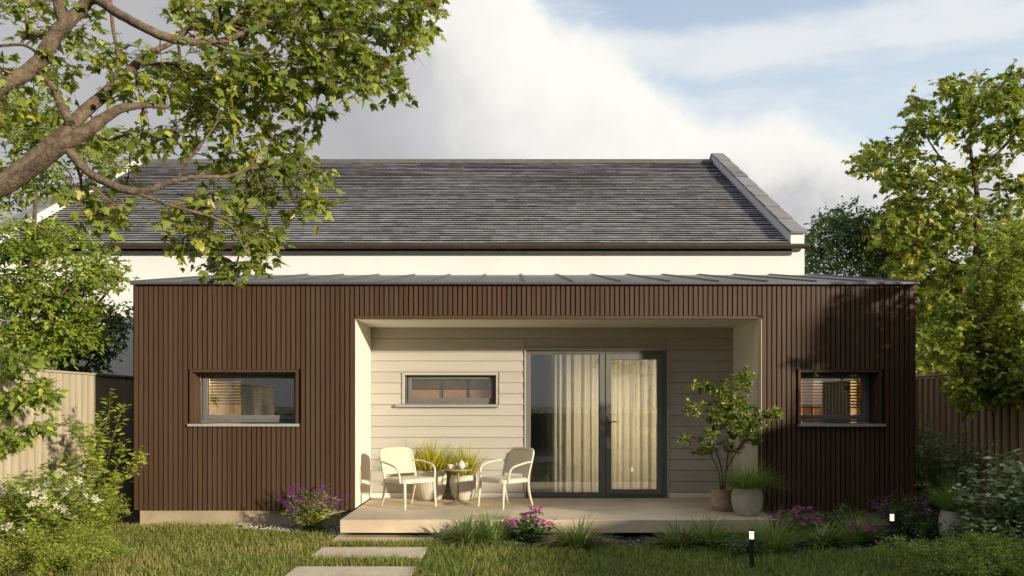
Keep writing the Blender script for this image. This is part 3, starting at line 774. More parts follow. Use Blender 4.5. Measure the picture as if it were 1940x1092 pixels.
# ================================================================== TERRACE AND STEPPING STONES
mb = MB(); mb.box(-2.03, 3.16, -1.07, 1.18, T0 - .156, T0); ter = mb.build('terrace', M['concrete'], bevel=.006)
tag(ter, 'low cast concrete terrace slab in front of the glazed door', None, None, 'structure')
mb = MB(); mb.box(-1.85, 2.98, -.88, 1.1, -.05, T0 - .157); o = mb.build('base', M['dark'], ter)
for k, (ya, yb, lab) in enumerate(((-1.26, -.66, 'rectangular stepping stone tucked under the terrace edge'), (-2.29, -1.71, 'rectangular stepping stone in the middle of the three, grass on both sides'),
                                   (-3.36, -2.78, 'rectangular stepping stone farthest from the terrace'))):
    mb = MB(); mb.box(-2.09, -.925, ya, yb, -.04, .022); tag(mb.build('stepping_stone', M['paver'], bevel=.006), lab, 'stepping stone', 'stepping stones in the lawn')

# ================================================================== THE WHITE HOUSE BEHIND
HX0, HX1, HY, RY, HE, HR = -9.4, 5.24, 3.94, 9.72, 4.46, 7.63
PITCH = (HR - HE) / (RY - HY); CA = math.atan(PITCH)
house = thing('white_house', 'cream rendered house with dark grey slate roof behind the timber extension', 'house', (-2, 9.7, 0))
mb = MB(); YB = 2 * RY - HY
mb.prism([(HY, -.05), (YB, -.05), (YB, HE - .09), (RY, HR - .09), (HY, HE - .09)], lambda p, q, h_: (h_, p, q), HX0, HX1)
mb.build('wall', M['render'], house)
def roofz(y): return HE + PITCH * (y - HY)
mb = MB(); yb_ = HY - .10
mb.prism([(yb_, roofz(yb_) - .06), (RY, HR - .06), (YB + .1, roofz(yb_) - .06), (YB + .1, roofz(yb_) - .012), (RY, HR - .012), (yb_, roofz(yb_) - .012)], lambda p, q, h_: (h_, p, q), HX0 + .24, HX1 - .245)
roof2 = mb.build('roof', M['underlay'], house)
mb = MB(); pr = .141; rows = int((RY - yb_) / math.cos(CA) / pr) ; rg = random.Random(5)
cs, sn = math.cos(CA), math.sin(CA)
for r in range(rows):
    s0 = r * pr; x = HX0 + .25 - rg.uniform(0, .2); wv = rg.uniform(0, 6)
    while x < HX1 - .26:
        wd = rg.uniform(.20, .27); x1 = min(x + wd, HX1 - .255); xa = max(x, HX0 + .25); x += wd
        if x1 - xa < .02: continue
        sA = s0 + .003 * math.sin(x * 1.1 + wv * 2) + rg.uniform(-.0015, .0015); sB = s0 + pr + .03
        lA = .034 + .004 * math.sin(x * 1.3 + wv) + rg.uniform(-.0015, .0015); lA2 = lA + rg.uniform(-.001, .001); lB = .003
        def pt(xx, s, l): return (xx, yb_ + s * cs - l * sn, roofz(yb_) + s * sn + l * cs - .012)
        th = .0045
        mb.add([pt(xa, sA, lA), pt(x1 - .003, sA, lA2), pt(x1 - .003, sB, lB), pt(xa, sB, lB), pt(xa, sA, lA + th), pt(x1 - .003, sA, lA2 + th), pt(x1 - .003, sB, lB + th), pt(xa, sB, lB + th)],
               [(4, 5, 6, 7), (0, 1, 5, 4), (1, 2, 6, 5), (3, 0, 4, 7)], rg.random())
mb.build('slate_covering', M['slate'], roof2, angle=10)
mb = MB(); x = HX0 + .25
while x < HX1 - .3:
    x1 = min(x + .45, HX1 - .25)
    mb.prism([(RY - .13, HR - .055), (RY, HR + .045), (RY + .13, HR - .055), (RY + .13, HR - .02), (RY, HR + .08), (RY - .13, HR - .02)], lambda p, q, h_: (h_, p, q), x, x1 - .004); x = x1
mb.build('ridge_tile', M['ridge'], house)
for xa, xb in ((HX0, HX0 + .243), (HX1 - .247, HX1)):
    mb = MB(); up = .20
    mb.prism([(HY + .001, HE - .085), (RY, HR - .085), (YB - .001, HE - .085), (YB - .001, HE + up), (RY, HR + up), (HY + .001, HE + up)], lambda p, q, h_: (h_, p, q), xa + .002, xb - .002)
    par = mb.build('verge_parapet', M['render'], house)
    L = (RY - HY) / cs; nseg = 8
    for sgn in (1, -1):
        c = MB()
        for k in range(nseg):
            a_, b_ = -.05 + (L + .05) * k / nseg, -.05 + (L + .05) * (k + 1) / nseg - .012
            f_ = lambda s, l: ((HY + s * cs - l * sn) if sgn > 0 else (YB - s * cs + l * sn), HE + up + s * sn + l * cs)
            c.prism([f_(a_, .002), f_(b_, .002), f_(b_, .030), f_(a_, .052)], lambda p, q, h_: (h_, p, q), xa - .02, xb + .02)
        c.build('coping_stone', M['coping'], par, bevel=.003)
mb = MB(); pr_ = [(HY - .135 + .065 * math.cos(t_), HE - .035 + .075 * math.sin(t_)) for t_ in np.linspace(math.pi, 2 * math.pi, 12)]
pr_ = pr_ + [(HY - .075, HE - .03), (HY - .195, HE - .03)]
mb.prism(pr_, lambda p, q, h_: (h_, p, q), HX0 - .04, HX1 + .03)
gut = mb.build('gutter', M['gutter'], house)
mb = MB(); mb.box(HX0 + .01, HX1 - .24, HY - .045, HY - .001, HE - .2, HE - .07); mb.build('eaves_shade_board', M['fascia'], house)  # board kept dark to paint in the soft shadow under the gutter

# ================================================================== FENCES
def prism_y(mbx, outline, y0, y1, var=None): mbx.prism(outline, lambda p, q, h_: (p, h_, q), y0, y1, var)
fl = thing('timber_fence', 'pale fence of scalloped vertical boards catching the sun', 'fence', (-5.9, -2, 0))
mb = MB(); y = -9.0; k = 0
while y < 3.85:
    wd = .158; v = random.random(); x = -5.9
    prof = [(x - .03, y), (x + .004, y), (x - .006, y + wd * .3), (x - .008, y + wd * .6), (x + .002, y + wd * .96), (x - .03, y + wd * .96)]
    mb.prism(prof, lambda p, q, h_: (p, q, h_), .03, 2.0, v); y += wd
mb.build('board', M['fence_pale'], fl)
mb = MB(); mb.box(-5.95, -5.885, -9.0, 3.85, 2.001, 2.03); mb.build('capping_rail', M['fence_pale'], fl, bevel=.004)
for y in (-8.9, -6.5, -4.1, -1.7, .7, 3.1):
    mb = MB(); mb.box(-6.03, -5.94, y, y + .09, -.05, 1.98); mb.build('fence_post', M['fence_pale'], fl)
fr_ = thing('timber_fence', 'brown fence of upright battens in the shade of the trees', 'fence', (6.2, -2, 0))
mb = MB(); bb = MB(); y = -14.0
while y < 3.8:
    top = 2.0 if y > -5.2 else 1.55
    mb.box(6.2, 6.235, y, y + .085, .03, top); bb.box(6.245, 6.262, y + .06, y + .185, .03, top - .01); y += .165
mb.build('batten', M['fence_brown'], fr_); bb.build('back_board', M['wood_dark'], fr_)
mb = MB(); mb.box(6.19, 6.28, -5.2, 3.8, 2.001, 2.028); mb.box(6.19, 6.28, -14, -5.21, 1.551, 1.578); mb.build('capping_rail', M['fence_brown'], fr_, bevel=.004)

# ================================================================== GRAVEL AND LAWN
def in_bed(x, y):
    """where gravel lies instead of grass"""
    a = (x < -1.95) & (x > -3.6) & (y > -.30 - .55 * np.clip((x + 3.6) / 1.6, 0, 1))
    b = (x > -.95) & (x < 3.6) & (y > -1.45 - .16 * np.sin(x * 2.1) - .12 * (x > 1)) & (y < 0)
    c = (x >= 3.1) & (y > -1.75 + .12 * np.sin(x * 3))
    d = (x >= 2.6) & (x < 3.7) & (y > -1.95) & (y < -1.0)
    e = (x >= -2.1) & (x <= -.9) & (y > -1.15)
    return a | b | c | d | e
g = np.random.default_rng(4)
N = 15000; px_ = g.uniform(-3.6, 6.1, N); py_ = g.uniform(-2.1, .0, N); k = in_bed(px_, py_); px_, py_ = px_[k], py_[k]; pk = np.sin(px_ * 3.1 + 1.0) * np.sin(py_ * 4.3 + px_) ; k = (g.random(len(px_)) < np.where(px_ < -1, .9, np.where(pk > .1, .75, .10))) & (py_ < np.where(px_ > 3.2, -.9, .1)); px_, py_ = px_[k], py_[k]
ico = np.array([(0, 0, 1), (.9, 0, .25), (.28, .85, .25), (-.72, .53, .25), (-.72, -.53, .25), (.28, -.85, .25), (0, 0, -.6)])
icf = np.array([(0, i, 1 + i % 5) for i in range(1, 6)] + [(6, 1 + i % 5, i) for i in range(1, 6)])
n_ = len(px_); sz = g.uniform(.007, .02, n_); rot = g.uniform(0, 6.28, n_)
V = np.stack([px_[:, None] + sz[:, None] * (ico[None, :, 0] * np.cos(rot)[:, None] - ico[None, :, 1] * np.sin(rot)[:, None]) * g.uniform(.8, 1.5, n_)[:, None],
              py_[:, None] + sz[:, None] * (ico[None, :, 0] * np.sin(rot)[:, None] + ico[None, :, 1] * np.cos(rot)[:, None]),
              sz[:, None] * .3 + sz[:, None] * ico[None, :, 2] * .7], -1).reshape(-1, 3)
o = np_mesh('gravel', V, (icf[None] + (np.arange(n_) * 7)[:, None, None]).reshape(-1, 3), np.repeat(g.random(n_), 10), M['pebble'])
tag(o, 'pale grey pebbles round the planting beside the terrace', 'gravel', None, 'stuff')

def vnoise(x, y, s, seed):
    gg = np.random.default_rng(seed); T_ = gg.random((64, 64)); fx, fy = x * s + 500, y * s + 500
    i, j = np.floor(fx).astype(int), np.floor(fy).astype(int); u, v = fx - i, fy - j; u, v = u * u * (3 - 2 * u), v * v * (3 - 2 * v)
    q = lambda a_, b_: T_[a_ % 64, b_ % 64]
    return (q(i, j) * (1 - u) + q(i + 1, j) * u) * (1 - v) + (q(i, j + 1) * (1 - u) + q(i + 1, j + 1) * u) * v
def lawn_pts(n, x0, x1, y0, y1):
    x = g.uniform(x0, x1, n); y = g.uniform(y0, y1, n)
    keep = ~in_bed(x, y)
    for ya, yb in ((-1.26, -.66), (-2.29, -1.71), (-3.36, -2.78)):
        keep &= ~((x > -2.085) & (x < -.93) & (y > ya + .01) & (y < yb - .005))
    keep &= ~((x > XL) & (x < XR) & (y > .03))
    return x[keep], y[keep]
x1_, y1_ = lawn_pts(125000, -5.6, 5.9, -3.5, 0.02); x2_, y2_ = lawn_pts(26000, -5.8, 6.1, -7.5, -3.5)
x_, y_ = np.concatenate([x1_, x2_]), np.concatenate([y1_, y2_]); n_ = len(x_)
pat = vnoise(x_, y_, 1.1, 1) * .6 + vnoise(x_, y_, 3.7, 2) * .4
dry = np.clip((pat - .50) * 3.0, 0, 1) * np.where(x_ < 0, 1.0, .55)
var = np.clip(.27 + .24 * g.normal(size=n_) + .58 * dry * g.random(n_) + np.where(x_ < -.9, .12, -.05), 0, 1)
ln = g.uniform(.035, .105, n_) * (.75 + .6 * vnoise(x_, y_, 2.3, 3))
o = blades('lawn_grass', np.stack([x_, y_, np.zeros(n_)], 1), g.uniform(0, 6.28, n_), ln, np.abs(g.normal(.35, .33, n_)), g.uniform(.1, 1.0, n_), g.uniform(.004, .0075, n_), var, M['grass'], seg=2)
tag(o, 'uneven green and straw coloured lawn grass', 'grass', None, 'stuff')

# ================================================================== FURNITURE ON THE TERRACE
def rounded(w_, d_, r, n=6):
    out = []
    for cx_, cy_, a0 in ((w_ - r, d_ - r, 0), (-w_ + r, d_ - r, 90), (-w_ + r, -d_ + r, 180), (w_ - r, -d_ + r, 270)):
        for k in range(n + 1): a_ = R(a0 + 90 * k / n); out.append((cx_ + r * math.cos(a_), cy_ + r * math.sin(a_)))
    return out
CG = 'cream cane armchairs on the terrace'
ch = thing('armchair', 'cream cane armchair standing between the recess side wall and the round table', 'armchair', (-1.35, .12, T0), R(45), CG)
up3 = lambda p, q, h_: (p, q, h_)
mb = MB(); mb.prism(rounded(.262, .235, .10), up3, .335, .385); mb.build('seat_frame', M['chair'], ch, world=False, bevel=.006)
mb = MB(); mb.prism(rounded(.235, .205, .08), up3, .3855, .392); mb.build('seat', M['cane'], ch, world=False)
for sx in (-1, 1):
    mb = MB(); mb.tube([(sx * .225, -.19, .34), (sx * .232, -.205, .18), (sx * .238, -.215, 0)], [.021, .018, .012], 10); mb.build('leg', M['chair'], ch, world=False)
    mb = MB(); mb.tube(smooth_path([(sx * .235, .275, 0), (sx * .23, .235, .18), (sx * .236, .205, .345), (sx * .24, .212, .43)], 4), [.012, .02, .021, .018], 10) if False else mb.tube(smooth_path([(sx * .238, .29, 0), (sx * .23, .235, .18), (sx * .238, .21, .345), (sx * .242, .215, .44)], 4), list(np.interp(np.linspace(0, 1, 13), [0, .4, 1], [.012, .019, .017])), 10)
    mb.build('leg', M['chair'], ch, world=False)
    mb = MB(); mb.tube(smooth_path([(sx * .248, .25, .60), (sx * .285, .12, .592), (sx * .292, -.03, .565), (sx * .288, -.115, .53), (sx * .279, -.15, .46), (sx * .266, -.15, .345)], 5), .0135, 10)
    mb.build('armrest', M['chair'], ch, world=False)
def back_pt(u, z):                                    # curved, reclined plane of the backrest
    return (u, .215 + (z - .44) * .28 + .045 * (1 - (u / .25) ** 2), z)
lp = [(-.243, .44), (-.246, .55), (-.246, .66), (-.238, .72), (-.205, .752), (-.14, .762), (0, .765), (.14, .762), (.205, .752), (.238, .72), (.246, .66), (.246, .55), (.243, .44)]
mb = MB(); mb.tube(smooth_path([back_pt(*q) for q in lp], 4), .0145, 10); mb.tube([back_pt(u, .438) for u in np.linspace(-.24, .24, 9)], .011, 8)
mb.build('back_frame', M['chair'], ch, world=False)
mb = MB(); nu, nz_ = 16, 10
for j in range(nz_):
    for i in range(nu):
        def bp(i_, j_):
            z = .44 + .318 * j_ / nz_; u = -.24 + .48 * i_ / nu; lim = .24 if z < .70 else .24 - .06 * ((z - .70) / .058) ** 2
            return Vector(back_pt(max(-lim, min(lim, u)), z))
        q = [bp(i, j), bp(i + 1, j), bp(i + 1, j + 1), bp(i, j + 1)]
        mb.add([tuple(v) for v in q] + [tuple(v + Vector((0, .006, 0))) for v in q], [(0, 1, 2, 3), (7, 6, 5, 4)], .5)
mb.build('backrest', M['cane'], ch, world=False, angle=80)
ch.scale = (1.07, 1.03, 1.0)
dup(ch, (-.115, .15, T0), R(-49), 'cream cane armchair standing in front of the door frame, facing the table', CG)

TX, TY = -.735, .42
tb = thing('side_table', 'small round olive pedestal table between the two armchairs', 'table', (TX, TY, T0))
mb = MB(); mb.lathe([(.19, .462), (.2, .465), (.202, .472), (.2, .48), (.0, .481)], 40, (TX, TY, T0)); mb.build('table_top', M['table'], tb)
mb = MB(); mb.lathe([(.018, .03), (.0165, .2), (.0165, .44), (.03, .4615)], 20, (TX, TY, T0)); mb.build('column', M['table'], tb)
mb = MB(); mb.lathe([(.188, .0), (.19, .006), (.17, .013), (.11, .024), (.05, .048), (.024, .085), (.0175, .12)], 40, (TX, TY, T0)); mb.build('base', M['table'], tb)
ZT_ = T0 + .481
tp = thing('teapot', 'cream china teapot standing on the round table', 'teapot', (TX + .05, TY - .02, ZT_))
c_ = (TX + .05, TY - .02, ZT_)
mb = MB(); mb.lathe([(.026, .001), (.03, .006), (.047, .03), (.052, .05), (.045, .075), (.028, .09), (.026, .094)], 28, c_); mb.build('pot_body', M['china'], tp)
mb = MB(); mb.lathe([(.028, .093), (.026, .102), (.012, .11), (.006, .114), (.010, .122), (.006, .128), (.0, .129)], 24, c_); mb.build('lid', M['china'], tp)
mb = MB(); mb.tube([(c_[0] - .042, c_[1], ZT_ + .04), (c_[0] - .066, c_[1], ZT_ + .055), (c_[0] - .078, c_[1], ZT_ + .088)], [.012, .008, .006], 10); mb.build('spout', M['china'], tp)
mb = MB(); mb.tube(smooth_path([(c_[0] + .044, c_[1], ZT_ + .078), (c_[0] + .07, c_[1], ZT_ + .082), (c_[0] + .082, c_[1], ZT_ + .058), (c_[0] + .066, c_[1], ZT_ + .035), (c_[0] + .047, c_[1], ZT_ + .03)], 4), .005, 8); mb.build('handle', M['china'], tp)
c_ = (TX - .105, TY - .03, ZT_)
mb = MB(); mb.lathe([(.03, .001), (.052, .007), (.056, .011), (.05, .0105), (.02, .006), (.0, .006)], 28, c_); tag(mb.build('saucer', M['china']), 'cream saucer under the teacup on the round table', 'saucer')
tcup = thing('teacup', 'cream china teacup beside the teapot', 'cup', (c_[0], c_[1], ZT_ + .0115))
mb = MB(); mb.lathe([(.018, .0115), (.02, .016), (.03, .03), (.034, .062), (.032, .062), (.028, .032), (.0, .02)], 24, c_); mb.build('cup_body', M['china'], tcup)
mb = MB(); mb.tube(smooth_path([(c_[0] + .032, c_[1], ZT_ + .055), (c_[0] + .05, c_[1], ZT_ + .053), (c_[0] + .05, c_[1], ZT_ + .033), (c_[0] + .029, c_[1], ZT_ + .03)], 4), .0035, 6); mb.build('handle', M['china'], tcup)

# ================================================================== POTS AND POTTED PLANTS
def pot(x, y, z, prof, m, label, wob=None, soil=None, n=48):
    o = thing('plant_pot', label, 'pot', (x, y, z)); b = MB()
    rim, ht = prof[-1]; inner = [(rim - .012, ht + .004), (rim - .022, ht - .005), (rim - .03, ht - .05)]
    b.lathe(prof + inner, n, (x, y, z), wob=wob); b.build('pot_body', m, o, angle=50)
    s_ = MB(); s_.lathe([(rim - .034, ht - .06), (rim - .034, ht - .045), (.0, ht - .035)], 24, (x, y, z)); s_.build('soil', M['soil'], o)
    return o
flute = lambda a_, z: 1 + .012 * math.cos(36 * a_)
pot(-1.16, .905, T0, [(.125, 0), (.155, .02), (.205, .13), (.232, .26), (.232, .34), (.215, .405), (.205, .425)], M['pot_pale'], 'large pale fluted pot of yellow grass behind the armchair and table', flute, n=144)
pot(-.69, .93, T0, [(.11, 0), (.135, .02), (.175, .11), (.197, .22), (.195, .29), (.18, .345), (.172, .36)], M['pot_pale'], 'smaller pale fluted pot of yellow grass behind the pedestal table', flute, n=144)
def golden(x, y, z, L, label, seed):
    o = thing('ornamental_grass', label, 'ornamental grass', (x, y, z), 0, 'golden grasses in the fluted pots')
    tuft('ornamental_grass', 'grass_blade', (x, y, z), 430, L, .15, .48, .5, .0085, M['grass_gold'], o, seed, .34)
golden(-1.16, .905, T0 + .385, .66, 'golden yellow grass growing in the larger fluted pot', 21)
golden(-.69, .93, T0 + .32, .62, 'golden yellow grass growing in the smaller fluted pot', 22)
rib = [(.118, 0), (.128, .012)] 
for k in range(9): z_ = .06 + k * .022; rib += [(.142, z_), (.148, z_ + .006), (.142, z_ + .015)]
rib += [(.150, .262), (.150, .275)]
pot(2.70, -.24, T0, rib, M['pot_clay'], 'brown ringed clay pot holding the flowering bush')
pot(2.893, -.66, T0, [(.12, 0), (.14, .015), (.175, .09), (.192, .18), (.188, .26), (.168, .325), (.165, .338)], M['pot_grey'], 'round grey concrete pot on the terrace corner')
o = thing('ornamental_grass', 'fine green grass in the round grey pot on the terrace', 'ornamental grass', (2.893, -.66, T0 + .3))
tuft('ornamental_grass', 'grass_blade', (2.893, -.66, T0 + .3), 950, .60, .13, .78, .80, .0055, M['grass_green'], o, 31)
# bush in the ringed pot
bx, by, bz = 2.70, -.24, T0 + .235
bu = thing('potted_bush', 'airy green bush with pale pink new leaves growing in the ringed pot', 'bush', (bx, by, bz))
Db = 10.48
lim = [([(bx, by, bz - .01), P(1366, 885, Db), P(1352, 840, Db - .05), P(1345, 800, Db - .1)], [.014, .011, .009, .005]),
       ([(bx + .02, by, bz - .01), P(1378, 870, Db + .05), P(1385, 810, Db + .1), P(1392, 760, Db + .1), P(1410, 715, Db + .1)], [.014, .011, .008, .006, .004]),
       ([(bx - .02, by + .01, bz - .01), P(1360, 890, Db), P(1340, 855, Db + .1), P(1312, 828, Db + .15)], [.011, .009, .006, .004]),
       ([(bx + .01, by - .02, bz - .01), P(1375, 895, Db), P(1400, 850, Db - .1), P(1430, 815, Db - .15), P(1465, 788, Db - .1)], [.012, .009, .007, .005, .003])]
cl = ell([(1412, 708, 14, 16, 8), (1406, 738, 12, 12, 5), (1328, 735, 17, 12, 8), (1365, 738, 24, 14, 11), (1385, 757, 20, 12, 7), (1312, 772, 18, 9, 6), (1350, 782, 26, 14, 9), (1420, 778, 14, 14, 6), (1430, 800, 22, 16, 10),
          (1372, 805, 34, 18, 14), (1392, 785, 30, 20, 12), (1380, 765, 24, 14, 8), (1405, 815, 26, 18, 10), (1300, 828, 14, 9, 6), (1470, 783, 13, 8, 7), (1330, 848, 20, 10, 8), (1395, 838, 34, 14, 9), (1350, 826, 20, 10, 5), (1436, 826, 16, 9, 4)], Db, .22, random.Random(8))
tree(bu, lim, cl, 9, .066, T_LANCE, M['leaf_bush'], M['stem'], R_sub=.07, n_sub=5, n_leaf=8, droop=-.1, twig=.0022, twigmax=.006, sides=7)

# ================================================================== BOLLARD LAMPS
def bollard(px, top_y, s, label):
    x, y = (px - 970) / s, F / s + CY; h_ = CZ - (top_y - 765) / s
    o = thing('bollard_lamp', label, 'garden lamp', (x, y, 0), 0, 'lit bollard lamps in the garden')
    p = MB(); p.tube([(x, y, -.05), (x, y, h_ - .095)], .0225, 20); p.build('post', M['black_metal'], o)
    d_ = MB(); d_.tube([(x, y, h_ - .0945), (x, y, h_ - .0185)], .0215, 20); d_.build('lamp_glass', M['lamp'], o)
    c = MB(); c.tube([(x, y, h_ - .018), (x, y, h_)], .0235, 20); c.build('cap', M['black_metal'], o, bevel=.003)
bollard(1424, 1003, 193.75, 'lit black bollard lamp in the lawn in front of the terrace corner')
bollard(1690, 971, 167.5, 'lit black bollard lamp in the bed below the small amber window')

# ================================================================== BEDS
def bed(kind, px, gy, label, seed, s=1.0, z=0.0):
    p = G(px, gy); p.z = z
    if kind == 'lily':
        o = thing('lily_turf', label, 'plant', p, 0, 'lily turf clumps along the terrace'); tuft('lily_turf', 'blade', p, int(330 * s), .44 * s, .14 * s, .85, .9, .018, M['lily'], o, seed)
    elif kind == 'grass':
        o = thing('grass_tuft', label, 'grass clump', p, 0, 'grass clumps along the terrace'); tuft('grass_tuft', 'blade', p, int(300 * s), .58 * s, .11 * s, .75, .55, .0078, M['grass_green'], o, seed)
    elif kind == 'phlox':
        o = thing('phlox', label, 'flower', p, 0, 'pink flowering clumps beside the terrace')
        shrub(o, p, int(34 * s), .46 * s, .34 * s, .08, T_OVAL, M['leaf_dark'], per_stem=18, seed=seed, start=.05, flowers=(M['pink'], .021, .62, 'head', 6))
    elif kind == 'salvia':
        o = thing('salvia', label, 'flower', p)
        shrub(o, p, int(70 * s), .64 * s, .42 * s, .085, T_SLIM, M['leaf_birch'] if s > .95 else M['leaf_dark'], end=.80, per_stem=26, seed=seed, start=.05, flowers=(M['purple'], .025, .7 if s > .95 else .3, 'spike', 44), arch=.0)
    elif kind == 'low':
        o = thing('low_bush', label, 'bush', p); shrub(o, p, int(42 * s), .30 * s, .42 * s, .045, T_OVAL, M['leaf_dark'], per_stem=26, seed=seed, start=.05, side=1)
bed('lily', 882, 1029, 'lily turf clump beside the first stepping stone, at the terrace edge', 1)
bed('grass', 930, 1028, 'upright fine grass clump between lily turf and the pink phlox', 2)
bed('phlox', 1000, 1028, 'pink phlox clump in front of the armchair legs by the terrace', 3, .9)
bed('lily', 1093, 1036, 'broad striped lily turf clump below the glazed door', 4, 1.1)
bed('lily', 1288, 1037, 'lily turf clump below the potted bush, farthest along the terrace front', 5, .95)
bed('grass', 1340, 1034, 'tall grass clump beside the lily turf below the ringed pot', 6, 1.0)
bed('grass', 1388, 1038, 'sparse grass clump just beside the bollard post, terrace side', 7, .8)
bed('low', 1408, 1052, 'low leafy ground plant behind the bollard in the lawn', 8, .75)
bed('grass', 1464, 1044, 'wide grass clump below the terrace corner, by the gravel', 9, 1.15)
bed('phlox', 1508, 1022, 'deep pink phlox clump beside the terrace corner', 10, .85)
bed('lily', 1557, 1034, 'pale striped lily turf clump standing alone in front of the dark slats', 11, .95)
bed('grass', 1618, 1030, 'grass clump mixed with pink blooms below the small window', 12, 1.0)
bed('phlox', 1645, 1030, 'small pink phlox between grass clump and bollard lamp', 13, .6)
bed('low', 1598, 1003, 'low dark bush against the shaded slats', 14, 1.0)
bed('salvia', 1712, 1012, 'dim purple salvia behind the bollard lamp at the house corner', 15, .9)
bed('low', 1775, 1022, 'low dark bush beside the grass pot near the fence', 16, .9)
bed('low', 1850, 1040, 'low dark bush under the nettle leaves', 17, 1.0)
bed('salvia', 592, 1006, 'purple flowering salvia clump beside the terrace and brown slats', 18, 1.0)

def bush(name, label, cat, p, seed, n_stem, h, spread, leaf, T, lm, **kw):
    o = thing(name, label, cat, p); shrub(o, p, n_stem, h, spread, leaf, T, lm, seed=seed, **kw); return o
V3 = Vector
bush('rose_bush', 'sunlit bush with cream white roses in the corner by the pale fence', 'bush', V3((-4.85, -2.25, 0)), 41, 80, .95, .62, .068, T_OVAL, M['leaf_birch'], per_stem=40, side=2, start=.05, flowers=(M['white'], .044, .30, 'head', 3), lean=1.1)
bush('upright_shrub', 'tall yellow green shrub with leafy upright stems beside the slatted wall', 'shrub', V3((-5.12, -.55, 0)), 42, 15, 2.0, .50, .12, T_LANCE, M['leaf_yellow'], per_stem=110, start=.12, droop=.5, stem_r=.007)
bush('leafy_shrub', 'rounded shrub of drooping leaves in front of the pale fence', 'shrub', V3((-5.35, -1.2, 0)), 43, 22, .98, .40, .13, T_LANCE, M['leaf_birch'], per_stem=60, start=.12, droop=.4)
bush('fine_shrub', 'fine leaved green bush filling below the tall yellow shrub', 'bush', V3((-4.95, -1.0, 0)), 44, 80, .66, .46, .06, T_SLIM, M['leaf_yellow'], per_stem=60, start=.05, side=1)
bush('creeping_juniper', 'yellow green creeping shrub with feathery sprays at the lawn edge below the roses', 'shrub', V3((-4.35, -3.0, 0)), 45, 90, .40, .70, .045, T_SLIM, M['leaf_yellow'], per_stem=90, start=.1, side=3, arch=.2, lean=1.1)
bush('rose_bush', 'shaded bush with a few pale flowers between fence and slatted wall', 'bush', V3((5.80, .25, 0)), 46, 80, 1.25, .62, .062, T_OVAL, M['leaf_nettle'], per_stem=50, side=2, start=.08, flowers=(M['white'], .022, .06, 'head', 2))
bush('slender_shrub', 'slender bamboo like shrub rising in front of the brown fence', 'shrub', V3((5.72, .75, 0)), 47, 12, 1.75, .26, .075, T_SLIM, M['leaf_bush'], per_stem=50, start=.3)
bush('nettle_plant', 'big pale veined leafy plant with white flowers at the fence', 'plant', V3((5.30, -2.0, 0)), 48, 66, 1.25, .62, .12, T_POINT, M['leaf_nettle'], per_stem=34, start=.08, droop=.45, flowers=(M['white'], .03, .16, 'head', 2))
bush('nettle_plant', 'smaller pale leafy plant beside the creeping cotoneaster', 'plant', V3((5.0, -2.35, 0)), 49, 30, .62, .40, .105, T_POINT, M['leaf_nettle'], per_stem=18, start=.05, droop=.4)
bush('cotoneaster', 'dark creeping cotoneaster with arching sprays at the lawn edge', 'shrub', V3((4.35, -3.35, 0)), 50, 110, .36, .95, .029, T_OVAL, M['leaf_birch'], per_stem=90, start=.12, side=3, arch=.25, lean=1.1)
pot(5.12, -1.30, 0, [(.12, 0), (.14, .015), (.175, .10), (.19, .2), (.183, .29), (.165, .35), (.16, .365)], M['pot_grey'], 'pale round pot of grass half hidden by bushes near the brown fence')
o = thing('ornamental_grass', 'dim fine grass in the pot half hidden by bushes', 'ornamental grass', (5.12, -1.3, .33))
tuft('ornamental_grass', 'grass_blade', (5.12, -1.3, .33), 460, .62, .12, .6, .6, .006, M['grass_green'], o, 33)

# ================================================================== TREES
def LP(pts, D, dd=None):
    return [P(x, y, D + (dd[i] if dd else 0)) for i, (x, y) in enumerate(pts)]
def px2r(lst, D): return [r * D / F for r in lst]
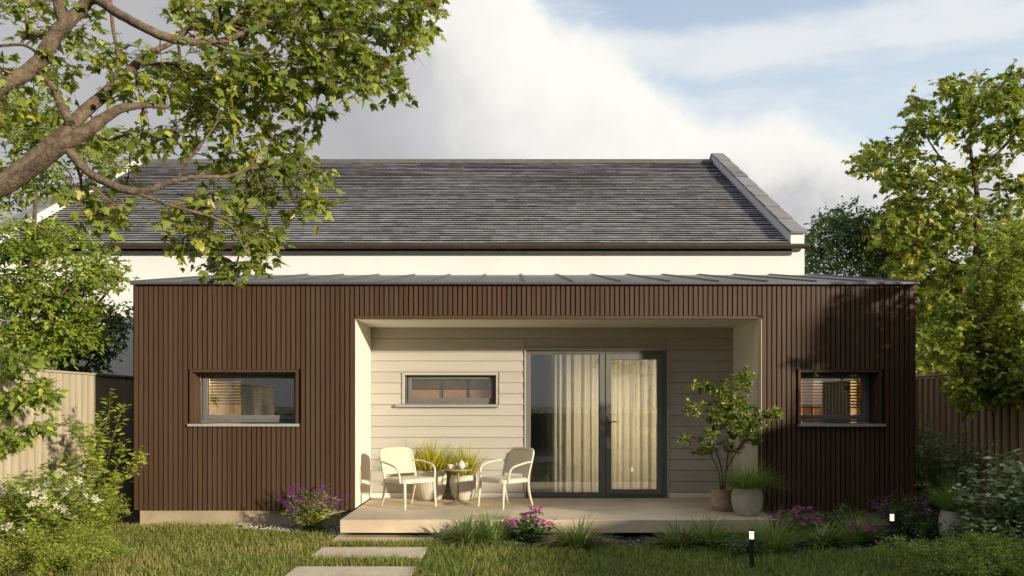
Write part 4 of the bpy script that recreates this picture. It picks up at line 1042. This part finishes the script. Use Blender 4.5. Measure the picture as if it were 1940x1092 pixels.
# the maple whose boughs reach in over the lawn from a trunk beside the camera
KM = 0.55; Dm = 7.0 * KM
def PM(x, y, D): return P(x, y, D * KM)
mp_ = thing('maple_tree', 'big maple with bark covered boughs and lobed leaves reaching in front of the white house', 'tree', PM(-420, 765 + 1.6 * F / (6.6 * KM), 6.6))
base = PM(-420, 765 + 1.6 * F / (6.6 * KM), 6.6)
limbs = [([base, base + V3((.03, .08, .7)), base + V3((.08, .15, 1.2)), PM(-180, 470, 6.7), PM(-20, 362, 6.8)], [.13, .11, .09, .065, .048]),
         ([PM(-180, 470, 6.7), PM(-120, 270, 6.8), PM(-20, 178, 6.9), PM(60, 132, 7.0), PM(88, 95, 7.0), PM(107, 62, 7.0), PM(132, 38, 7.0), PM(165, 2, 7.1), PM(190, -60, 7.2)], px2r([24, 19, 14.5, 14, 14, 13.5, 13, 11, 9], Dm)),
         ([PM(122, 46, 7), PM(112, 15, 6.95), PM(100, -30, 6.9)], px2r([11, 9.5, 8], Dm)),
         ([PM(150, 18, 7.05), PM(180, -2, 7.0), PM(220, 24, 6.9), PM(268, 50, 6.8), PM(312, 70, 6.8), PM(360, 80, 6.9), PM(400, 81, 6.95), PM(432, 75, 7), PM(470, 60, 7.05), PM(515, 38, 7.1)], px2r([9.5, 9, 8.5, 8, 8, 7, 6.5, 6, 5, 3.5], Dm)),
         ([PM(-20, 362, 6.8), PM(40, 322, 6.85), PM(82, 286, 6.9), PM(122, 250, 6.9), PM(166, 206, 7), PM(215, 165, 7.1), PM(250, 131, 7.15), PM(272, 108, 7.2), PM(312, 88, 7.3), PM(335, 78, 7.4)], px2r([17, 16, 14, 13, 11.5, 10.5, 9, 7, 5, 3], Dm)),
         ([PM(-60, 392, 6.82), PM(20, 348, 6.8), PM(110, 285, 6.7), PM(150, 258, 6.7), PM(190, 229, 6.75), PM(230, 206, 6.8), PM(280, 200, 6.9), PM(318, 204, 7)], px2r([14, 13.5, 12.5, 12, 10, 8, 5, 3], Dm)),
         ([PM(75, 135, 7.0), PM(100, 165, 6.95), PM(114, 195, 6.9), PM(133, 235, 6.85)], px2r([6, 6.5, 7.5, 9], Dm)),
         ([PM(128, 280, 6.72), PM(150, 310, 6.7), PM(180, 335, 6.65), PM(215, 352, 6.6), PM(250, 362, 6.6), PM(285, 359, 6.6), PM(330, 343, 6.65), PM(380, 335, 6.7), PM(430, 335, 6.8), PM(475, 318, 6.9)], px2r([9, 8, 7.5, 7.2, 7, 6.2, 4.5, 4, 3.6, 2.2], Dm)),
         ([PM(250, 362, 6.6), PM(310, 385, 6.6), PM(360, 400, 6.65), PM(400, 411, 6.7), PM(440, 432, 6.75), PM(462, 470, 6.8)], px2r([3.6, 3, 2.6, 2.4, 2, 1.2], Dm)),
         ([PM(335, 341, 6.65), PM(370, 287, 6.6), PM(398, 252, 6.6), PM(414, 226, 6.6)], px2r([2.8, 2.4, 1.8, 1.2], Dm)),
         ([PM(268, 122, 7.2), PM(330, 122, 7.15), PM(380, 140, 7.1), PM(410, 160, 7.1)], px2r([3.6, 3.2, 2.4, 1.5], Dm)),
         ([PM(213, 165, 7.1), PM(224, 110, 7.2), PM(215, 60, 7.2), PM(208, -10, 7.3)], px2r([3, 3, 3.5, 3.5], Dm)),
         ([PM(400, 82, 6.95), PM(450, 100, 6.9), PM(490, 103, 6.9), PM(530, 80, 6.9), PM(560, 40, 6.9)], px2r([3.4, 3, 2.6, 2.2, 1.4], Dm)),
         ([PM(400, 40, 7.2), PM(500, 62, 7.2), PM(590, 58, 7.2), PM(650, 70, 7.2), PM(690, 95, 7.2), PM(705, 130, 7.2)], px2r([3.6, 3.2, 2.8, 2.3, 1.9, 1.1], Dm)),
         ([PM(-20, 90, 7.3), PM(40, 85, 7.3), PM(70, 100, 7.2)], px2r([2.5, 2.8, 3], Dm)),
         ([PM(515, 38, 7.1), PM(590, 10, 7.2), PM(660, -10, 7.3), PM(740, 5, 7.3), PM(800, 15, 7.3)], px2r([3.5, 3, 2.6, 2, 1.2], Dm))]
cl = ell([(80, 30, 100, 50, 15), (50, 160, 80, 45, 11), (200, 105, 60, 30, 5), (40, 225, 60, 40, 9), (430, 25, 140, 38, 32), (350, 118, 70, 22, 9), (570, 30, 110, 42, 34), (690, 40, 80, 38, 22), (790, 22, 42, 30, 12),
          (770, 75, 22, 16, 5), (700, 120, 34, 38, 12), (735, 168, 10, 16, 3), (620, 125, 60, 40, 17), (660, 160, 30, 14, 4), (480, 140, 100, 45, 32), (560, 185, 50, 26, 10), (592, 218, 14, 16, 3), (250, 150, 60, 40, 8),
          (350, 180, 70, 32, 16), (420, 205, 60, 30, 12), (310, 245, 70, 24, 9), (190, 250, 40, 24, 3), (440, 240, 40, 20, 4), (400, 300, 60, 24, 6), (530, 258, 28, 16, 6), (505, 305, 60, 24, 10), (572, 328, 30, 16, 5),
          (560, 372, 32, 22, 6), (460, 362, 70, 24, 9), (350, 392, 60, 20, 6), (240, 335, 25, 20, 2), (235, 412, 50, 22, 5), (190, 390, 50, 20, 3), (430, 430, 55, 26, 9), (492, 452, 28, 30, 9), (360, 450, 30, 18, 4), (462, 505, 22, 12, 4), (420, 487, 18, 12, 3),
          (120, 345, 50, 24, 3)], 7.55 * KM, .40, random.Random(3))
tree(mp_, limbs, cl, 4, .050, T_MAPLE, M['leaf_maple'], M['bark'], R_sub=.155, n_sub=6, n_leaf=3, droop=.6, twig=.0018, twigmax=.0085, sides=12)

# trees past the pale fence
lt = thing('birch_tree', 'bright small leaved tree growing behind the pale fence', 'tree', (-6.9, .6, 0))
limbs = [([(-6.9, .6, -.05), (-6.85, .6, 1.5), (-6.75, .7, 3.0), (-6.7, .8, 4.6)], [.09, .075, .05, .02]),
         ([(-6.85, .6, 1.4), (-6.4, .7, 2.2), (-5.9, .9, 3.0), (-5.5, 1.1, 3.6)], [.04, .03, .02, .008]),
         ([(-6.85, .6, 1.6), (-7.5, .5, 2.6), (-8.0, .4, 3.6)], [.04, .03, .01]),
         ([(-6.8, .65, 2.2), (-6.2, .3, 2.9), (-5.8, .2, 3.3)], [.03, .02, .008])]
cl = ell([(30, 455, 60, 40, 34, 11.6), (60, 520, 90, 60, 93, 11.4), (40, 620, 70, 70, 90, 11.3), (150, 560, 55, 60, 51, 11.6), (195, 510, 38, 26, 21, 11.6), (120, 460, 60, 40, 39, 11.8), (110, 630, 60, 40, 45, 11.4), (150, 640, 50, 30, 21, 11.8)], 11.5, .6, random.Random(13))
tree(lt, limbs, cl, 14, .080, T_POINT, M['leaf_birch'], M['bark_thin'], R_sub=.24, n_sub=6, n_leaf=7, droop=.5, twig=.0025, twigmax=.02, sub_tubes=False)
l2 = thing('young_birch', 'young tree with loose heart shaped leaves in front of the pale fence', 'tree', (-5.7, -1.9, 0))
limbs = [([(-5.7, -1.9, -.02), (-5.68, -1.9, .8), (-5.6, -1.9, 1.6), (-5.55, -1.95, 2.3)], [.025, .02, .014, .006]), ([(-5.68, -1.9, .9), (-5.2, -1.8, 1.25), (-4.8, -1.8, 1.4)], [.012, .008, .004]), ([(-5.65, -1.9, 1.2), (-5.2, -1.9, 1.7), (-4.9, -1.9, 1.85)], [.01, .008, .004])]
cl = ell([(30, 690, 50, 30, 18), (40, 760, 60, 28, 18), (85, 740, 30, 25, 9), (20, 830, 35, 25, 10), (70, 812, 25, 12, 5)], 8.85, .3, random.Random(15))
tree(l2, limbs, cl, 16, .098, T_POINT, M['leaf_birch'], M['bark_thin'], R_sub=.15, n_sub=5, n_leaf=4, droop=.5, twig=.0022, twigmax=.008)
l3 = thing('dark_shrub', 'dark dense shrub in the shadow between fence and white house', 'tree', (-7.3, 2.2, 0))
limbs = [([(-7.3, 2.2, -.05), (-7.2, 2.2, 1.2), (-7.1, 2.3, 2.6)], [.06, .05, .02]), ([(-7.2, 2.2, 1.0), (-6.8, 2.1, 1.8), (-6.5, 2.0, 2.5)], [.03, .02, .008])]
cl = ell([(180, 630, 50, 50, 50), (150, 670, 60, 40, 40), (220, 600, 22, 22, 9), (120, 560, 60, 40, 24), (90, 650, 60, 60, 40)], 13.0, .5, random.Random(17))
tree(l3, limbs, cl, 18, .07, T_OVAL, M['leaf_dark'], M['bark_thin'], R_sub=.24, n_sub=6, n_leaf=7, droop=.4, twig=.0025, twigmax=.02, sub_tubes=False)
l4 = thing('background_tree', 'dense green tree rising behind the slate roof verge and maple boughs', 'tree', (-11.5, 6.0, 0))
limbs = [([(-11.5, 6.0, -.05), (-11.4, 6, 2), (-11.2, 6, 4.5), (-11, 6, 7)], [.2, .16, .1, .03])]
cl = ell([(-260, 260, 120, 100, 40), (-180, 120, 90, 60, 16), (20, 330, 90, 60, 50), (110, 250, 70, 50, 36), (180, 290, 60, 28, 18), (40, 220, 80, 60, 40), (-80, 420, 80, 100, 30), (220, 270, 50, 22, 10)], 17.5, 1.0, random.Random(19))
tree(l4, limbs, cl, 20, .10, T_OVAL, M['leaf_birch'], M['bark_thin'], R_sub=.45, n_sub=7, n_leaf=8, droop=.4, twig=.004, twigmax=.04, sub_tubes=False)

# trees past the brown fence
r1 = thing('maple_tree', 'tall maple rising above the brown fence with an open crown against the cloud', 'tree', (9.75, 6.4, 0))
Dr = 17.1
limbs = [([(9.75, 6.4, -.05), (9.75, 6.4, 1.6), P(1850, 560, Dr), P(1852, 440, Dr), P(1850, 360, Dr), P(1838, 270, Dr), P(1850, 190, Dr)], [.13, .11, .09, .07, .05, .03, .012]),
         ([P(1850, 330, Dr), P(1900, 280, Dr + .1), P(1945, 220, Dr + .1), P(1980, 160, Dr)], [.04, .03, .02, .01]), ([P(1850, 440, Dr), P(1780, 390, Dr - .2), P(1720, 370, Dr - .3), P(1670, 340, Dr - .4)], [.035, .028, .018, .008]),
         ([P(1852, 380, Dr), P(1790, 310, Dr + .2), P(1750, 250, Dr + .2), P(1740, 215, Dr + .2)], [.03, .022, .014, .006]), ([P(1850, 520, Dr), P(1770, 480, Dr - .3), P(1700, 450, Dr - .4)], [.04, .03, .01]), ([P(1850, 600, Dr), P(1900, 520, Dr - .4), P(1960, 460, Dr - .4)], [.04, .03, .01])]
cl = ell([(1850, 190, 60, 40, 34), (1930, 180, 40, 50, 23), (1800, 170, 25, 16, 7), (1745, 205, 26, 18, 9), (1765, 250, 40, 25, 15), (1830, 245, 55, 30, 20), (1920, 260, 40, 35, 17), (1690, 290, 38, 22, 16), (1650, 312, 24, 16, 9), (1740, 315, 40, 25, 13), (1860, 320, 50, 25, 12),
          (1690, 345, 40, 18, 12), (1790, 350, 45, 30, 17), (1920, 360, 40, 45, 16), (1720, 395, 50, 30, 26), (1820, 420, 70, 40, 42), (1920, 450, 50, 50, 27), (1710, 450, 50, 35, 30), (1760, 520, 70, 45, 53), (1870, 540, 70, 60, 53), (1780, 610, 60, 50, 42), (1850, 660, 80, 50, 42), (1770, 680, 40, 30, 26), (1800, 560, 70, 60, 42), (1900, 640, 60, 70, 34)], Dr, 1.2, random.Random(23))
tree(r1, limbs, cl, 24, .14, T_MAPLE_FAR, M['leaf_maple'], M['bark_thin'], R_sub=.36, n_sub=6, n_leaf=4, droop=.6, twig=.004, twigmax=.025, sub_tubes=True)
r2 = thing('background_tree', 'rounded fine leaved tree behind the corner of the white house', 'tree', (8.6, 8.0, 0))
limbs = [([(8.6, 8.0, -.05), (8.5, 8, 2), (8.2, 8, 4.0), (8.1, 8, 5.8)], [.14, .12, .08, .02]), ([(8.5, 8, 2.2), (7.6, 8, 3.2), (7.0, 8, 4.2)], [.06, .04, .01])]
cl = ell([(1620, 410, 50, 22, 16), (1720, 560, 40, 50, 24), (1690, 520, 50, 45, 40), (1640, 470, 50, 40, 24), (1590, 460, 60, 50, 78), (1560, 500, 40, 35, 44), (1640, 430, 60, 30, 47), (1580, 425, 30, 26, 16), (1660, 490, 60, 40, 65), (1700, 430, 40, 40, 31), (1560, 455, 30, 14, 13)], 18.6, .9, random.Random(27))
tree(r2, limbs, cl, 28, .075, T_OVAL, M['leaf_dark'], M['bark_thin'], R_sub=.32, n_sub=7, n_leaf=8, droop=.3, twig=.003, twigmax=.03, sub_tubes=False)
r4 = thing('background_tree', 'dense leafy tree filling the gap behind the tall maple by the fence', 'tree', (11.3, 10.2, 0))
limbs = [([(11.3, 10.2, -.05), (11.2, 10.2, 2), (11.1, 10.2, 4.5), (11.0, 10.2, 7)], [.18, .15, .1, .03])]
cl = ell([(1740, 470, 60, 60, 50), (1780, 580, 70, 70, 60), (1870, 480, 80, 90, 70), (1900, 620, 60, 80, 50), (1760, 660, 50, 40, 26), (1690, 600, 30, 60, 16)], 21.0, 1.0, random.Random(33))
tree(r4, limbs, cl, 34, .11, T_OVAL, M['leaf_birch'], M['bark_thin'], R_sub=.45, n_sub=7, n_leaf=8, droop=.4, twig=.004, twigmax=.04, sub_tubes=False)
r3 = thing('birch_tree', 'yellow green small leaved tree hanging over the brown fence', 'tree', (7.3, -.9, 0))
limbs = [([(7.3, -.9, -.05), (7.25, -.9, 1.5), (7.0, -.9, 2.8), (6.8, -.8, 3.9)], [.07, .06, .04, .01]), ([(7.2, -.9, 1.8), (6.5, -.9, 2.5), (5.9, -.85, 2.7), (5.6, -.8, 2.5)], [.03, .02, .014, .006]), ([(7.1, -.9, 2.4), (6.4, -.7, 3.2), (6.0, -.6, 3.5)], [.025, .018, .006])]
cl = ell([(1890, 540, 50, 50, 71), (1840, 600, 40, 40, 37), (1910, 620, 50, 50, 81), (1870, 680, 60, 40, 76), (1820, 690, 30, 40, 20), (1920, 710, 40, 40, 48), (1880, 740, 60, 22, 28), (1840, 740, 40, 26, 15), (1920, 470, 30, 40, 28), (1790, 600, 20, 30, 10)], 10.0, .5, random.Random(29))
tree(r3, limbs, cl, 30, .072, T_OVAL, M['leaf_yellow'], M['bark_thin'], R_sub=.2, n_sub=6, n_leaf=7, droop=.5, twig=.0025, twigmax=.015, sub_tubes=True)

# trees outside the picture that shade the slats and the lawn and show in the glass
def plain_tree(x, y, h_, rad, n, seed, label, leaf=.12, lm='leaf_dark', low=.3, sub=.4):
    o = thing('garden_tree', label, 'tree', (x, y, 0)); rng = random.Random(seed); cl_ = []
    for _ in range(n):
        a_ = rng.uniform(0, 6.28); u = rng.uniform(-1, 1); r_ = rng.random() ** .4; s_ = math.sqrt(1 - u * u)
        zc_ = h_ * (low + 1) / 2; cl_.append(V3((x + rad * r_ * s_ * math.cos(a_), y + rad * r_ * s_ * math.sin(a_), zc_ + (h_ * (1 - low) / 2) * r_ * u)))
    tree(o, [([(x, y, -.05), (x + .05, y, h_ * .3), (x, y + .05, h_ * .6), (x, y, h_ * .9)], [.14, .11, .07, .02])], cl_, seed + 1, leaf, T_OVAL, M[lm], M['bark_thin'], R_sub=sub, n_sub=7, n_leaf=7, twig=.004, twigmax=.03, sub_tubes=False)
plain_tree(12.15, -7.0, 5.3, .42, 75, 61, 'slim tree behind the brown fence shading the slatted corner', sub=.32)
plain_tree(4.6, -17.5, 8.5, 2.3, 150, 63, 'tall tree at the far end of the garden behind the hedge', .16)
plain_tree(10.5, -19, 7.0, 2.2, 110, 65, 'spreading tree in the neighbouring garden', .16) if False else None
hg = thing('hedge', 'clipped dark hedge along the far end of the garden', 'hedge', (0, -16, 0))
mb = MB(); mb.box(-9, 9, -16.6, -16.1, 0, 1.25); mb.build('branch_core', M['leaf_dark'] if False else M['soil'], hg)
gg = np.random.default_rng(71); n_ = 9000
pos = np.stack([gg.uniform(-9, 9, n_), -16.1 + gg.uniform(-.55, .08, n_), gg.uniform(.02, 1.36, n_) + .1 * gg.random(n_) ** 4], 1)
leaves('foliage', pos, np.stack([gg.normal(0, .6, n_), gg.normal(.5, .5, n_), gg.normal(.3, .5, n_)], 1), np.stack([gg.normal(0, .4, n_), gg.normal(.4, .4, n_), np.ones(n_)], 1), gg.uniform(.08, .14, n_), gg.random(n_), T_OVAL, M['leaf_dark'], hg)
